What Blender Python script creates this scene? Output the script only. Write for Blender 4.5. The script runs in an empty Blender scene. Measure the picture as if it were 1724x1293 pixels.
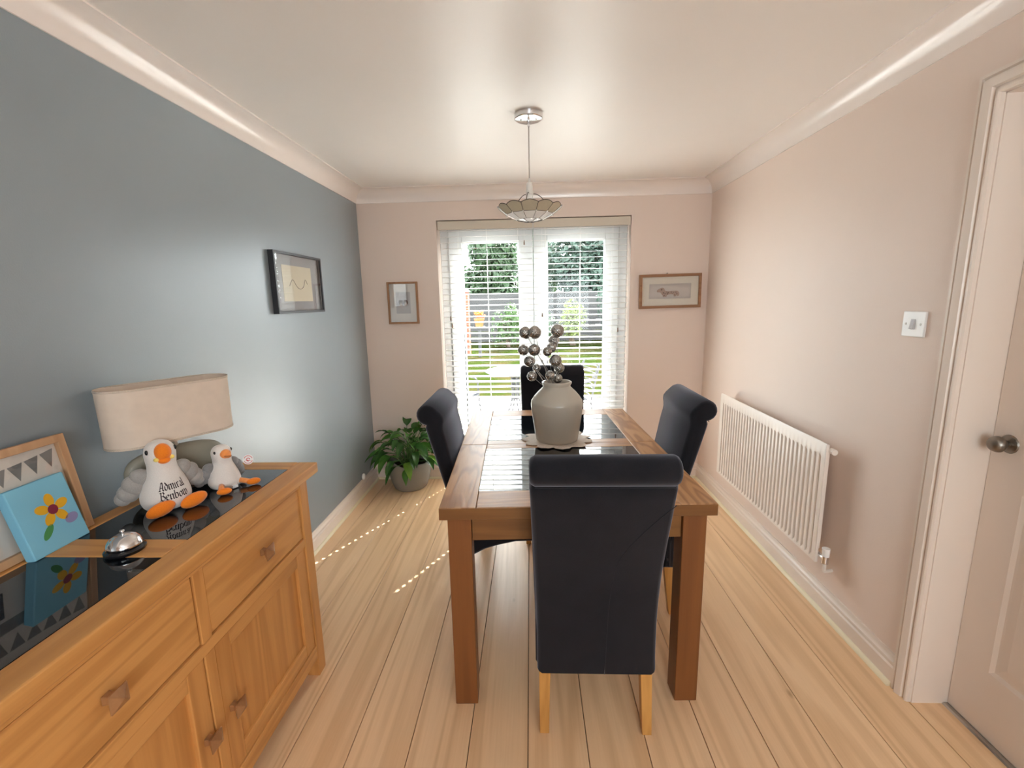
import bpy, bmesh, math, random
from mathutils import Vector, Matrix
from mathutils.bvhtree import BVHTree

random.seed(7)
scene = bpy.context.scene
COL = scene.collection
PI = math.pi

# ------------------------------------------------------------------ camera
RW, RD, RH = 2.7205, 3.6995, 2.34          # room: width, far wall, ceiling
cam_d = bpy.data.cameras.new('camera')
cam_d.sensor_width = 36.0
cam_d.lens = 771.645 / 1724 * 36.0
cam_d.clip_start = 0.02
cam = bpy.data.objects.new('camera', cam_d)
COL.objects.link(cam)
YAW, PITCH, ROLL = 0.0426, 0.1797, -0.0205
fwd = Vector((-math.sin(YAW)*math.cos(PITCH), math.cos(YAW)*math.cos(PITCH), -math.sin(PITCH)))
rgt = Vector((math.cos(YAW), math.sin(YAW), 0))
upv = rgt.cross(fwd)
r2 = rgt*math.cos(ROLL) + upv*math.sin(ROLL)
u2 = -rgt*math.sin(ROLL) + upv*math.cos(ROLL)
cam.matrix_world = Matrix(((r2.x, u2.x, -fwd.x, 1.3416), (r2.y, u2.y, -fwd.y, 0.0),
                           (r2.z, u2.z, -fwd.z, 1.4813), (0, 0, 0, 1)))
scene.camera = cam

# ------------------------------------------------------------------ world, sun, exposure
SKY, SUN = 8.0, 36.0
world = bpy.data.worlds.new('sky')
scene.world = world
world.use_nodes = True
bg = world.node_tree.nodes['Background']
bg.inputs[0].default_value = (0.90, 0.96, 1.0, 1)
bg.inputs[1].default_value = SKY
sun_d = bpy.data.lights.new('sun', 'SUN')
sun_d.energy = SUN
sun_d.angle = 0.007
sun_d.color = (1.0, 0.965, 0.92)
sun = bpy.data.objects.new('sun', sun_d)
COL.objects.link(sun)
sdir = Vector((-.0229, -.044, -.0458)).normalized()
sun.rotation_euler = sdir.to_track_quat('-Z', 'Y').to_euler()
sun.location = (3, 9, 8)


def portal(name, loc, rx, sx, sy):
    d = bpy.data.lights.new(name, 'AREA')
    d.shape = 'RECTANGLE'
    d.size, d.size_y = sx, sy
    d.cycles.is_portal = True
    o = bpy.data.objects.new(name, d)
    COL.objects.link(o)
    o.location = loc
    o.rotation_euler = (rx, 0, 0)
    return o


portal('sky_portal_garden', (1.37, RD+.30, 1.05), -PI/2, 1.5, 2.1)
portal('sky_portal_fill', (1.85, -1.93, 1.415), PI/2, 1.5, 1.33)  # samples sky through the added window behind the camera

vs = scene.view_settings
vs.view_transform = 'Standard'
vs.look = 'None'
vs.exposure = 0.66
vs.gamma = 1.0
vs.use_curve_mapping = False
scene.cycles.use_denoising = True
scene.cycles.use_light_tree = False
scene.cycles.max_bounces = 12
scene.cycles.diffuse_bounces = 8
scene.cycles.glossy_bounces = 5
scene.cycles.transmission_bounces = 6
scene.cycles.transparent_max_bounces = 16
scene.cycles.caustics_reflective = False
scene.cycles.caustics_refractive = False
scene.cycles.sample_clamp_indirect = 6.0

# ------------------------------------------------------------------ materials


def nmat(name):
    m = bpy.data.materials.new(name)
    m.use_nodes = True
    nt = m.node_tree
    return m, nt, nt.nodes['Principled BSDF']


def N(nt, t, **kw):
    n = nt.nodes.new(t)
    for k, v in kw.items():
        if k.startswith('i_'):
            key = k[2:]
            key = int(key) if key.isdigit() else key.replace('_', ' ')
            n.inputs[key].default_value = v
        else:
            setattr(n, k, v)
    return n


def c4(c):
    return (c[0], c[1], c[2], 1)


def objcoord(nt, scale, rnd=True):
    tc = N(nt, 'ShaderNodeTexCoord')
    out = tc.outputs['Object']
    if rnd:
        oi = N(nt, 'ShaderNodeObjectInfo')
        mul = N(nt, 'ShaderNodeMath', operation='MULTIPLY', i_1=37.0)
        nt.links.new(oi.outputs['Random'], mul.inputs[0])
        add = N(nt, 'ShaderNodeVectorMath', operation='ADD')
        nt.links.new(out, add.inputs[0])
        nt.links.new(mul.outputs[0], add.inputs[1])
        out = add.outputs[0]
    mp = N(nt, 'ShaderNodeMapping')
    mp.inputs['Scale'].default_value = scale
    nt.links.new(out, mp.inputs['Vector'])
    return mp.outputs[0]


def paint(name, col, rough=.55, spec=.4, var=.04, bump=.02, bscale=180, sheen=0, coat=0):
    m, nt, b = nmat(name)
    v = objcoord(nt, (1, 1, 1), False)
    n = N(nt, 'ShaderNodeTexNoise', i_Scale=2.3, i_Detail=3.0)
    nt.links.new(v, n.inputs['Vector'])
    mx = N(nt, 'ShaderNodeMix', data_type='RGBA')
    mx.inputs['A'].default_value = c4([x*(1-var) for x in col])
    mx.inputs['B'].default_value = c4([min(1, x*(1+var)) for x in col])
    nt.links.new(n.outputs['Fac'], mx.inputs['Factor'])
    nt.links.new(mx.outputs['Result'], b.inputs['Base Color'])
    b.inputs['Roughness'].default_value = rough
    b.inputs['Specular IOR Level'].default_value = spec
    if sheen:
        b.inputs['Sheen Weight'].default_value = sheen
        b.inputs['Sheen Roughness'].default_value = .4
    if coat:
        b.inputs['Coat Weight'].default_value = coat
        b.inputs['Coat Roughness'].default_value = .08
    if bump:
        n2 = N(nt, 'ShaderNodeTexNoise', i_Scale=float(bscale), i_Detail=2.0)
        nt.links.new(v, n2.inputs['Vector'])
        bp = N(nt, 'ShaderNodeBump', i_Strength=min(1, bump*8), i_Distance=.001)
        nt.links.new(n2.outputs['Fac'], bp.inputs['Height'])
        nt.links.new(bp.outputs[0], b.inputs['Normal'])
    return m


def metal(name, col, rough=.2):
    m, nt, b = nmat(name)
    b.inputs['Base Color'].default_value = c4(col)
    b.inputs['Metallic'].default_value = 1
    v = objcoord(nt, (1, 1, 1), False)
    n = N(nt, 'ShaderNodeTexNoise', i_Scale=30.0)
    nt.links.new(v, n.inputs['Vector'])
    mr = N(nt, 'ShaderNodeMapRange')
    mr.inputs['To Min'].default_value = rough*.8
    mr.inputs['To Max'].default_value = rough*1.25
    nt.links.new(n.outputs['Fac'], mr.inputs['Value'])
    nt.links.new(mr.outputs[0], b.inputs['Roughness'])
    return m


def wood(name, light, dark, axis, rings=26, across=7.0, along=.35, rough=.42, knots=0, ring_amt=.42, fib=.35,
         spec=.4, bump=.25, coat=0):
    """Grain runs along 'axis' (0, 1, 2) of the object's own space; each piece gets its own offset."""
    m, nt, b = nmat(name)
    sc = [across, across, across]
    sc[axis] = along
    v = objcoord(nt, sc)
    n1 = N(nt, 'ShaderNodeTexNoise', i_Scale=1.0, i_Detail=2.5, i_Roughness=.45, i_Distortion=.25)
    nt.links.new(v, n1.inputs['Vector'])
    ml = N(nt, 'ShaderNodeMath', operation='MULTIPLY', i_1=float(rings)*2)
    nt.links.new(n1.outputs['Fac'], ml.inputs[0])
    sn = N(nt, 'ShaderNodeMath', operation='SINE')
    nt.links.new(ml.outputs[0], sn.inputs[0])
    mr = N(nt, 'ShaderNodeMapRange')
    mr.inputs['From Min'].default_value = -.4
    mr.inputs['From Max'].default_value = 1.0
    nt.links.new(sn.outputs[0], mr.inputs['Value'])
    sc2 = [170.0]*3
    sc2[axis] = 5.0
    v2 = objcoord(nt, sc2)
    n2 = N(nt, 'ShaderNodeTexNoise', i_Scale=1.0, i_Detail=2.0)
    nt.links.new(v2, n2.inputs['Vector'])
    sc3 = [1.6]*3
    sc3[axis] = .5
    v3 = objcoord(nt, sc3)
    n3 = N(nt, 'ShaderNodeTexNoise', i_Scale=1.0, i_Detail=1.0)
    nt.links.new(v3, n3.inputs['Vector'])
    a1 = N(nt, 'ShaderNodeMath', operation='MULTIPLY', i_1=ring_amt)
    nt.links.new(mr.outputs[0], a1.inputs[0])
    a2 = N(nt, 'ShaderNodeMath', operation='MULTIPLY_ADD', i_1=fib)
    nt.links.new(n2.outputs['Fac'], a2.inputs[0])
    nt.links.new(a1.outputs[0], a2.inputs[2])
    a3 = N(nt, 'ShaderNodeMath', operation='MULTIPLY_ADD', i_1=.5)
    nt.links.new(n3.outputs['Fac'], a3.inputs[0])
    nt.links.new(a2.outputs[0], a3.inputs[2])
    sub = N(nt, 'ShaderNodeMath', operation='SUBTRACT', i_1=.28)
    sub.use_clamp = True
    nt.links.new(a3.outputs[0], sub.inputs[0])
    mx = N(nt, 'ShaderNodeMix', data_type='RGBA')
    mx.inputs['A'].default_value = c4(light)
    mx.inputs['B'].default_value = c4(dark)
    nt.links.new(sub.outputs[0], mx.inputs['Factor'])
    col = mx.outputs['Result']
    if knots:
        sk = [5.6]*3
        sk[axis] = 2.6
        vk = objcoord(nt, sk)
        vo = N(nt, 'ShaderNodeTexVoronoi', i_Scale=1.0)
        nt.links.new(vk, vo.inputs['Vector'])
        kr = N(nt, 'ShaderNodeMapRange')
        kr.inputs['From Min'].default_value = .02
        kr.inputs['From Max'].default_value = .075
        kr.inputs['To Min'].default_value = .6
        kr.inputs['To Max'].default_value = 0
        nt.links.new(vo.outputs['Distance'], kr.inputs['Value'])
        mk = N(nt, 'ShaderNodeMix', data_type='RGBA')
        mk.inputs['B'].default_value = (.26, .12, .045, 1)
        nt.links.new(kr.outputs[0], mk.inputs['Factor'])
        nt.links.new(col, mk.inputs['A'])
        col = mk.outputs['Result']
    nt.links.new(col, b.inputs['Base Color'])
    b.inputs['Roughness'].default_value = rough
    b.inputs['Specular IOR Level'].default_value = spec
    b.inputs['Coat Weight'].default_value = coat
    b.inputs['Coat Roughness'].default_value = .25
    bp = N(nt, 'ShaderNodeBump', i_Strength=bump, i_Distance=.0006)
    nt.links.new(a2.outputs[0], bp.inputs['Height'])
    nt.links.new(bp.outputs[0], b.inputs['Normal'])
    return m


def fabric(name, col, sheen=.4, scale=900, var=.25, tint=(1, 1, 1)):
    m, nt, b = nmat(name)
    v = objcoord(nt, (1, 1, 1), False)
    wv = N(nt, 'ShaderNodeTexNoise', i_Scale=float(scale)*.5, i_Detail=1.0)
    nt.links.new(v, wv.inputs['Vector'])
    n = N(nt, 'ShaderNodeTexNoise', i_Scale=14.0, i_Detail=3.0)
    nt.links.new(v, n.inputs['Vector'])
    ad = N(nt, 'ShaderNodeMath', operation='ADD')
    nt.links.new(wv.outputs['Fac'], ad.inputs[0])
    nt.links.new(n.outputs['Fac'], ad.inputs[1])
    mr = N(nt, 'ShaderNodeMapRange')
    mr.inputs['From Min'].default_value = .6
    mr.inputs['From Max'].default_value = 1.4
    nt.links.new(ad.outputs[0], mr.inputs['Value'])
    mx = N(nt, 'ShaderNodeMix', data_type='RGBA')
    mx.inputs['A'].default_value = c4([x*(1-var) for x in col])
    mx.inputs['B'].default_value = c4([min(1, x*(1+var)) for x in col])
    nt.links.new(mr.outputs[0], mx.inputs['Factor'])
    nt.links.new(mx.outputs['Result'], b.inputs['Base Color'])
    b.inputs['Roughness'].default_value = .95
    b.inputs['Specular IOR Level'].default_value = .15
    b.inputs['Sheen Weight'].default_value = sheen
    b.inputs['Sheen Roughness'].default_value = .45
    b.inputs['Sheen Tint'].default_value = c4(tint)
    bp = N(nt, 'ShaderNodeBump', i_Strength=.35, i_Distance=.0006)
    nt.links.new(wv.outputs['Fac'], bp.inputs['Height'])
    nt.links.new(bp.outputs[0], b.inputs['Normal'])
    return m


def thin_glass(name, tint=(1, 1, 1), refl=1.0):
    m = bpy.data.materials.new(name)
    m.use_nodes = True
    nt = m.node_tree
    nt.nodes.remove(nt.nodes['Principled BSDF'])
    out = nt.nodes['Material Output']
    tr = N(nt, 'ShaderNodeBsdfTransparent')
    tr.inputs[0].default_value = c4(tint)
    gl = N(nt, 'ShaderNodeBsdfGlossy')
    gl.inputs['Roughness'].default_value = .0
    # Schlick reflectance, the same from both sides of the pane
    fr = N(nt, 'ShaderNodeLayerWeight', i_Blend=.5)
    pw = N(nt, 'ShaderNodeMath', operation='POWER', i_1=5.0)
    nt.links.new(fr.outputs['Facing'], pw.inputs[0])
    mu = N(nt, 'ShaderNodeMath', operation='MULTIPLY_ADD', i_1=.95*refl, i_2=.05*refl)
    mu.use_clamp = True
    nt.links.new(pw.outputs[0], mu.inputs[0])
    mx = N(nt, 'ShaderNodeMixShader')
    nt.links.new(mu.outputs[0], mx.inputs[0])
    nt.links.new(tr.outputs[0], mx.inputs[1])
    nt.links.new(gl.outputs[0], mx.inputs[2])
    nt.links.new(mx.outputs[0], out.inputs['Surface'])
    return m


def translucent(name, col, amt=.4, rough=.5, gloss=0.0):
    m = bpy.data.materials.new(name)
    m.use_nodes = True
    nt = m.node_tree
    b = nt.nodes['Principled BSDF']
    out = nt.nodes['Material Output']
    v = objcoord(nt, (1, 1, 1), True)
    n = N(nt, 'ShaderNodeTexNoise', i_Scale=25.0, i_Detail=3.0)
    nt.links.new(v, n.inputs['Vector'])
    mxc = N(nt, 'ShaderNodeMix', data_type='RGBA')
    mxc.inputs['A'].default_value = c4([x*.9 for x in col])
    mxc.inputs['B'].default_value = c4([min(1, x*1.08) for x in col])
    nt.links.new(n.outputs['Fac'], mxc.inputs['Factor'])
    nt.links.new(mxc.outputs['Result'], b.inputs['Base Color'])
    b.inputs['Roughness'].default_value = rough
    t = N(nt, 'ShaderNodeBsdfTranslucent')
    nt.links.new(mxc.outputs['Result'], t.inputs[0])
    mx = N(nt, 'ShaderNodeMixShader')
    mx.inputs[0].default_value = amt
    nt.links.new(b.outputs[0], mx.inputs[1])
    nt.links.new(t.outputs[0], mx.inputs[2])
    nt.links.new(mx.outputs[0], out.inputs['Surface'])
    return m


WALL = paint('wall_beige_paint', (.76, .64, .57), .5, .35, .02, .03, 220)
BLUE = paint('wall_blue_grey_paint', (.24, .283, .312), .32, .8, .04, .03, 220)
CEIL = paint('ceiling_paint', (.83, .785, .75), .38, .45, .02, .02, 200)
COVE = paint('coving_satin_paint', (.84, .77, .73), .2, .7, .01, 0)
TRIM = paint('trim_satin_paint', (.76, .67, .60), .32, .5, .015, .01, 90)
BEAD = paint('cream_scotia', (.80, .72, .52), .4, .4, .03, 0)
UPVC = paint('white_upvc', (.66, .68, .69), .25, .5, .01, 0)
SLAT = paint('blind_white', (.82, .82, .81), .35, .45, .02, .01, 60)
PELM = paint('blind_valance_cream', (.62, .56, .47), .45, .4, .02, .01, 60)
FLOORM = wood('pine_laminate', (.86, .60, .365), (.56, .32, .15), 1, 30, 5.5, .24, .33, 1, .34, .30, .45, .15, .15)
OAK_X = wood('oak_grain_x', (.66, .335, .11), (.41, .175, .046), 0, 24, 8, .5, .4)
OAK_Y = wood('oak_grain_y', (.66, .335, .11), (.41, .175, .046), 1, 24, 8, .5, .4)
OAK_Z = wood('oak_grain_z', (.64, .315, .10), (.40, .165, .042), 2, 20, 8, .5, .42)
TOAK_X = wood('table_oak_grain_x', (.50, .27, .12), (.28, .125, .05), 0, 26, 9, .6, .36, bump=.4)
SHADED_OAK_X = wood('table_shaded_oak_x', (.21, .092, .026), (.13, .05, .014), 0, 20, 9, .6, .4)  # table oak darkened to paint in the shade on aprons and end edges
SHADED_OAK_Y = wood('table_shaded_oak_y', (.21, .092, .026), (.13, .05, .014), 1, 20, 9, .6, .4)  # same oak with shade in its colour, for the side aprons
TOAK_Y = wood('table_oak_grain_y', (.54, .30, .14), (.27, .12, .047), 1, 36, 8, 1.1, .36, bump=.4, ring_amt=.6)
SHADED_OAK_Z = wood('table_shaded_oak_z', (.21, .077, .021), (.13, .042, .011), 2, 18, 8, .5, .42)  # leg oak with the shade put into its colour
CLEG = wood('chair_leg_wood', (.58, .30, .085), (.38, .17, .04), 2, 14, 12, .6, .4)
FRAMEW = wood('frame_light_wood', (.56, .34, .19), (.40, .22, .11), 2, 14, 14, .8, .5)
FRAMEB = wood('frame_brown_wood', (.34, .17, .08), (.20, .09, .04), 0, 14, 14, .8, .5)
NAVY = fabric('navy_upholstery', (.0105, .0107, .0138), .38, tint=(.78, .8, .95))
SEAM = fabric('seam_thread', (.012, .012, .018), .2)
BGLASS = paint('black_glass', (.006, .009, .013), .02, .85, 0, 0)
CHROME = metal('chrome', (.80, .80, .82), .12)
STEEL = metal('brushed_steel', (.55, .52, .48), .35)
PEWTER = metal('pewter_knob', (.27, .24, .21), .38)
BLACK = paint('black_satin', (.012, .012, .014), .3, .5, 0, 0)
WHITEP = paint('white_plastic', (.86, .87, .88), .25, .5, .01, 0)
GLASS = thin_glass('window_glass', (.97, .985, .98), .25)
PGLASS = thin_glass('picture_glass', (.98, .98, .98))


# ------------------------------------------------------------------ mesh builder
class MB:
    def __init__(s):
        s.v = []
        s.f = []

    def add(s, vs, fs):
        o = len(s.v)
        s.v += [tuple(a) for a in vs]
        s.f += [tuple(i+o for i in f) for f in fs]
        return s

    def box(s, x0, x1, y0, y1, z0, z1):
        return s.add([(x0, y0, z0), (x1, y0, z0), (x1, y1, z0), (x0, y1, z0),
                      (x0, y0, z1), (x1, y0, z1), (x1, y1, z1), (x0, y1, z1)],
                     [(0, 3, 2, 1), (4, 5, 6, 7), (0, 1, 5, 4), (1, 2, 6, 5), (2, 3, 7, 6), (3, 0, 4, 7)])

    def frustum(s, c0, h0, c1, h1):
        """tapered square bar: bottom centre/half sizes, top centre/half sizes"""
        v = []
        for c, h in ((c0, h0), (c1, h1)):
            v += [(c[0]-h[0], c[1]-h[1], c[2]), (c[0]+h[0], c[1]-h[1], c[2]),
                  (c[0]+h[0], c[1]+h[1], c[2]), (c[0]-h[0], c[1]+h[1], c[2])]
        return s.add(v, [(0, 3, 2, 1), (4, 5, 6, 7), (0, 1, 5, 4), (1, 2, 6, 5), (2, 3, 7, 6), (3, 0, 4, 7)])

    def lathe(s, prof, c=(0, 0, 0), n=32, ax='Z', closed=False, wob=None):
        vs, fs = [], []
        m = len(prof)
        for i in range(n):
            a = 2*PI*i/n
            for j, (r, z) in enumerate(prof):
                rr = r
                zz = z
                if wob:
                    rr, zz = wob(a, j, r, z)
                p = (rr*math.cos(a), rr*math.sin(a), zz)
                if ax == 'X':
                    p = (p[2], p[0], p[1])
                elif ax == 'Y':
                    p = (p[1], p[2], p[0])
                vs.append((p[0]+c[0], p[1]+c[1], p[2]+c[2]))
        for i in range(n):
            k = (i+1) % n
            for j in range(m-1 if not closed else m):
                l = (j+1) % m
                fs.append((i*m+j, k*m+j, k*m+l, i*m+l))
        return s.add(vs, fs)

    def tube(s, pts, r, n=8, caps=True):
        pts = [Vector(p) for p in pts]
        if not isinstance(r, (list, tuple)):
            r = [r]*len(pts)
        vs, fs = [], []
        prev = None
        for i, p in enumerate(pts):
            t = (pts[min(i+1, len(pts)-1)]-pts[max(i-1, 0)]).normalized()
            if prev is None:
                a = Vector((0, 0, 1)) if abs(t.z) < .9 else Vector((1, 0, 0))
                x = t.cross(a).normalized()
            else:
                x = (prev - t*prev.dot(t)).normalized()
            prev = x
            y = t.cross(x)
            for k in range(n):
                an = 2*PI*k/n
                vs.append(p + (x*math.cos(an)+y*math.sin(an))*r[i])
        for i in range(len(pts)-1):
            for k in range(n):
                q = (k+1) % n
                fs.append((i*n+k, i*n+q, (i+1)*n+q, (i+1)*n+k))
        if caps:
            fs.append(tuple(range(n))[::-1])
            fs.append(tuple((len(pts)-1)*n+k for k in range(n)))
        return s.add(vs, fs)

    def sphere(s, c, r, n=20, m=12, rot=None):
        if not isinstance(r, (list, tuple)):
            r = (r, r, r)
        vs, fs = [], []
        for j in range(m+1):
            ph = PI*j/m
            for i in range(n):
                a = 2*PI*i/n
                p = Vector((r[0]*math.sin(ph)*math.cos(a), r[1]*math.sin(ph)*math.sin(a), r[2]*math.cos(ph)))
                if rot is not None:
                    p = rot @ p
                vs.append(p+Vector(c))
        for j in range(m):
            for i in range(n):
                k = (i+1) % n
                fs.append((j*n+i, (j+1)*n+i, (j+1)*n+k, j*n+k))
        return s.add(vs, fs)

    def prism(s, poly, h0, h1, ax='Z'):
        """polygon (a, b) extruded between h0 and h1 along ax"""
        n = len(poly)

        def P(a, b, h):
            return {'Z': (a, b, h), 'X': (h, a, b), 'Y': (a, h, b)}[ax]
        vs = [P(a, b, h0) for a, b in poly]+[P(a, b, h1) for a, b in poly]
        fs = [tuple(range(n)), tuple(range(2*n-1, n-1, -1))]
        for i in range(n):
            k = (i+1) % n
            fs.append((i, i+n, k+n, k))
        return s.add(vs, fs)

    def build(s, name, mat, parent=None, world=False, bevel=0, seg=2, smooth=False, ang=35):
        off = Vector((0, 0, 0))
        if world and parent is not None:
            q = parent
            while q is not None:
                off += q.location
                q = q.parent
        bm = bmesh.new()
        vv = [bm.verts.new(Vector(v)-off) for v in s.v]
        for f in s.f:
            try:
                bm.faces.new([vv[i] for i in f])
            except ValueError:
                pass
        bmesh.ops.remove_doubles(bm, verts=bm.verts, dist=1e-6)
        bmesh.ops.dissolve_degenerate(bm, edges=bm.edges, dist=1e-7)
        bmesh.ops.recalc_face_normals(bm, faces=bm.faces)
        if bevel:
            es = [e for e in bm.edges if len(e.link_faces) == 2 and e.calc_face_angle(0) > math.radians(ang)]
            bmesh.ops.bevel(bm, geom=es, offset=bevel, segments=seg, affect='EDGES', profile=.5, clamp_overlap=True)
        me = bpy.data.meshes.new(name)
        bm.to_mesh(me)
        bm.free()
        if mat is not None:
            me.materials.append(mat)
        o = bpy.data.objects.new(name, me)
        COL.objects.link(o)
        if smooth:
            for p in me.polygons:
                p.use_smooth = True
            if smooth != 'all':
                me.set_sharp_from_angle(angle=math.radians(40))
        if parent is not None:
            o.parent = parent
        return o


def tag(o, label, cat, group=None):
    o['label'] = label
    o['category'] = cat
    if group:
        o['group'] = group
    return o


def thing(name, label, cat, loc=(0, 0, 0), rz=0, group=None):
    o = bpy.data.objects.new(name, None)
    o.empty_display_size = .05
    COL.objects.link(o)
    o.location = loc
    o.rotation_euler = (0, 0, rz)
    return tag(o, label, cat, group)


def struct(o, label=None):
    o['kind'] = 'structure'
    if label:
        o['label'] = label
    return o


def copy_tree(root, loc, rz, label):
    r = root.copy()
    COL.objects.link(r)
    r.location = loc
    r.rotation_euler = (0, 0, rz)
    r['label'] = label
    for ch in root.children:
        c = ch.copy()
        COL.objects.link(c)
        c.parent = r
        for g in ch.children:
            d = g.copy()
            COL.objects.link(d)
            d.parent = c
    return r


def loft_profile(poly, xs, name, mat, parent, wfun=None, bev=.014):
    """closed (y,z) profile swept along x between -xs and xs with softened ends"""
    n = len(poly)
    cen = Vector((sum(a for a, b in poly)/n, sum(b for a, b in poly)/n))
    nrm = []
    area = sum(poly[i][0]*poly[(i+1) % n][1]-poly[(i+1) % n][0]*poly[i][1] for i in range(n))
    for i in range(n):
        a = Vector(poly[i-1])
        b = Vector(poly[(i+1) % n])
        t = (b-a).normalized()
        q = Vector((t.y, -t.x))
        if area < 0:
            q = -q
        nrm.append(q)
    steps = [(-xs, 1.0), (-xs+bev*.3, .45), (-xs+bev, 0.0), (xs-bev, 0.0), (xs-bev*.3, .45), (xs, 1.0)]
    mb = MB()
    vs, fs = [], []
    for x, ins in steps:
        for i, (y, z) in enumerate(poly):
            yy = y-nrm[i].x*bev*ins
            zz = z-nrm[i].y*bev*ins
            k = wfun(z) if wfun else 1.0
            vs.append((x*k, yy, zz))
    for s in range(len(steps)-1):
        for i in range(n):
            k = (i+1) % n
            fs.append((s*n+i, s*n+k, (s+1)*n+k, (s+1)*n+i))
    fs.append(tuple(range(n)))
    fs.append(tuple((len(steps)-1)*n+i for i in range(n))[::-1])
    mb.add(vs, fs)
    return mb.build(name, mat, parent, smooth=True)


def spline(pts, n=6):
    """Catmull-Rom through pts"""
    out = []
    P = [Vector(p) for p in pts]
    for i in range(len(P)-1):
        p0 = P[max(i-1, 0)]
        p1, p2 = P[i], P[i+1]
        p3 = P[min(i+2, len(P)-1)]
        for k in range(n):
            t = k/n
            out.append(.5*((2*p1)+(-p0+p2)*t+(2*p0-5*p1+4*p2-p3)*t*t+(-p0+3*p1-3*p2+p3)*t**3))
    out.append(P[-1])
    return out


# ================================================================== ROOM SHELL
Y0 = -1.7                                  # wall behind the camera
T = .30                                    # outer wall thickness
WX0, WX1, WZ0, WZ1 = .618, 2.123, .03, 2.105   # garden door opening
DX = 2.845                                 # face of the closed side door
DY0, DY1, DZ = .72, 1.505, 2.045           # side door opening

floor = struct(MB().box(-.1, 3.1, Y0-.3, RD+.02, -.08, -.012).build('floor', paint('subfloor', (.05, .03, .018), .8, .2)))
k = 0
seam_x = [-.02]+[.115+.2*i for i in range(14)]+[2.90]
for i in range(len(seam_x)-1):
    a, b_ = seam_x[i], seam_x[i+1]
    joints = [Y0-.2, .15+.55*((i*7) % 3)/3, RD+.0]
    for j in range(2):
        MB().box(a+.0014, b_-.0014, joints[j]+.0006, joints[j+1]-.0006, -.012, 0).build(
            'plank', FLOORM, floor, bevel=.0006, seg=1)

wl = struct(MB().box(-.12, 0, Y0-.3, RD+T, -.05, RH+.1).build('wall_left', BLUE))
wb = MB()
wb.box(0, WX0, RD, RD+T, -.05, RH+.1)
wb.box(WX1, RW+.2, RD, RD+T, -.05, RH+.1)
wb.box(WX0, WX1, RD, RD+T, WZ1, RH+.1)
wb.box(WX0, WX1, RD, RD+T, -.05, WZ0)
struct(wb.build('wall_back', WALL))
wr = MB()
wr.box(RW, RW+.2, DY1, RD, -.05, RH+.1)
wr.box(RW, RW+.2, Y0-.3, DY0, -.05, RH+.1)
wr.box(RW, RW+.2, DY0, DY1, DZ, RH+.1)
struct(wr.build('wall_right', WALL))
FX0, FX1, FZ0, FZ1 = 1.10, 2.60, .75, 2.08  # opening made for the added fill window
wf = MB()
wf.box(0, FX0, Y0-.2, Y0, -.05, RH+.1)
wf.box(FX1, RW, Y0-.2, Y0, -.05, RH+.1)
wf.box(FX0, FX1, Y0-.2, Y0, FZ1, RH+.1)
wf.box(FX0, FX1, Y0-.2, Y0, -.05, FZ0)
struct(wf.build('wall_front', WALL))
struct(MB().box(-.12, RW+.2, Y0-.3, RD+T, RH, RH+.15).build('ceiling', CEIL))

# invented window behind the camera, added as fill light
w2 = MB()
for x in (FX0, (FX0+FX1)/2-.035, FX1-.07):
    w2.box(x, x+.07, Y0-.15, Y0-.09, FZ0, FZ1)
for z in (FZ0, FZ1-.07):
    w2.box(FX0, FX1, Y0-.15, Y0-.09, z, z+.07)
w2o = struct(w2.build('added_window', UPVC, bevel=.004, seg=1))
MB().box(FX0+.05, FX1-.05, Y0-.125, Y0-.119, FZ0+.05, FZ1-.05).build('pane', GLASS, w2o)

# coving
cv = .09


def cove_poly():
    pts = [(0, RH-cv-.006), (0.006, RH-cv-.006), (0.006, RH-cv+.002)]
    for i in range(1, 12):
        a = PI/2*i/12
        # concave quarter: centre at (cv, RH-cv)
        pts.append((cv-(cv-.010)*math.cos(a)-.002, RH-cv+(cv-.010)*math.sin(a)+.002))
    pts += [(cv-.002, RH-.006), (cv+.006, RH-.006), (cv+.006, RH), (0, RH)]
    return pts


cp = cove_poly()
t1 = MB().prism([(x, z) for x, z in cp], Y0, RD, 'Y')
struct(t1.build('trim_1', COVE, smooth=True), 'cream curved plaster coving along the blue-grey wall')
t2 = MB().prism([(RW-x, z) for x, z in cp], Y0, RD, 'Y')
struct(t2.build('trim_2', COVE, smooth=True), 'cream curved plaster coving along the right wall')
t3 = MB().prism([(RD-x, z) for x, z in cp], 0, RW, 'X')
struct(t3.build('trim_3', COVE, smooth=True), 'cream curved plaster coving above the garden door')

# skirting
SKH = .12
skp = [(0, 0), (.020, 0), (.020, .074), (.013, .079), (.013, .085), (.017, .089), (.016, .096), (.009, .102), (.008, .108), (.006, SKH), (0, SKH)]
bdp = [(.019, 0), (.034, 0), (.034, .004), (.030, .011), (.024, .016), (.019, .017)]
sb = struct(MB().prism([(x, z) for x, z in skp], Y0, RD, 'Y').build('baseboard_left', TRIM, smooth=True))
MB().prism([(x, z) for x, z in bdp], Y0, RD, 'Y').build('bead', BEAD, sb, smooth=True)
sb = MB().prism([(RW-x, z) for x, z in skp], 1.572, RD, 'Y')
sb.prism([(RW-x, z) for x, z in skp], Y0, DY0-.07, 'Y')
sb = struct(sb.build('baseboard_right', TRIM, smooth=True))
MB().prism([(RW-x, z) for x, z in bdp], 1.575, RD, 'Y').build('bead', BEAD, sb, smooth=True)
sb = MB().prism([(RD-x, z) for x, z in skp], 0, WX0-.005, 'X')
sb.prism([(RD-x, z) for x, z in skp], WX1+.005, RW, 'X')
sb = struct(sb.build('baseboard_back', TRIM, smooth=True))
b1 = MB().prism([(RD-x, z) for x, z in bdp], 0, WX0, 'X')
b1.prism([(RD-x, z) for x, z in bdp], WX1, RW, 'X')
b1.build('bead', BEAD, sb, smooth=True)

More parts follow.
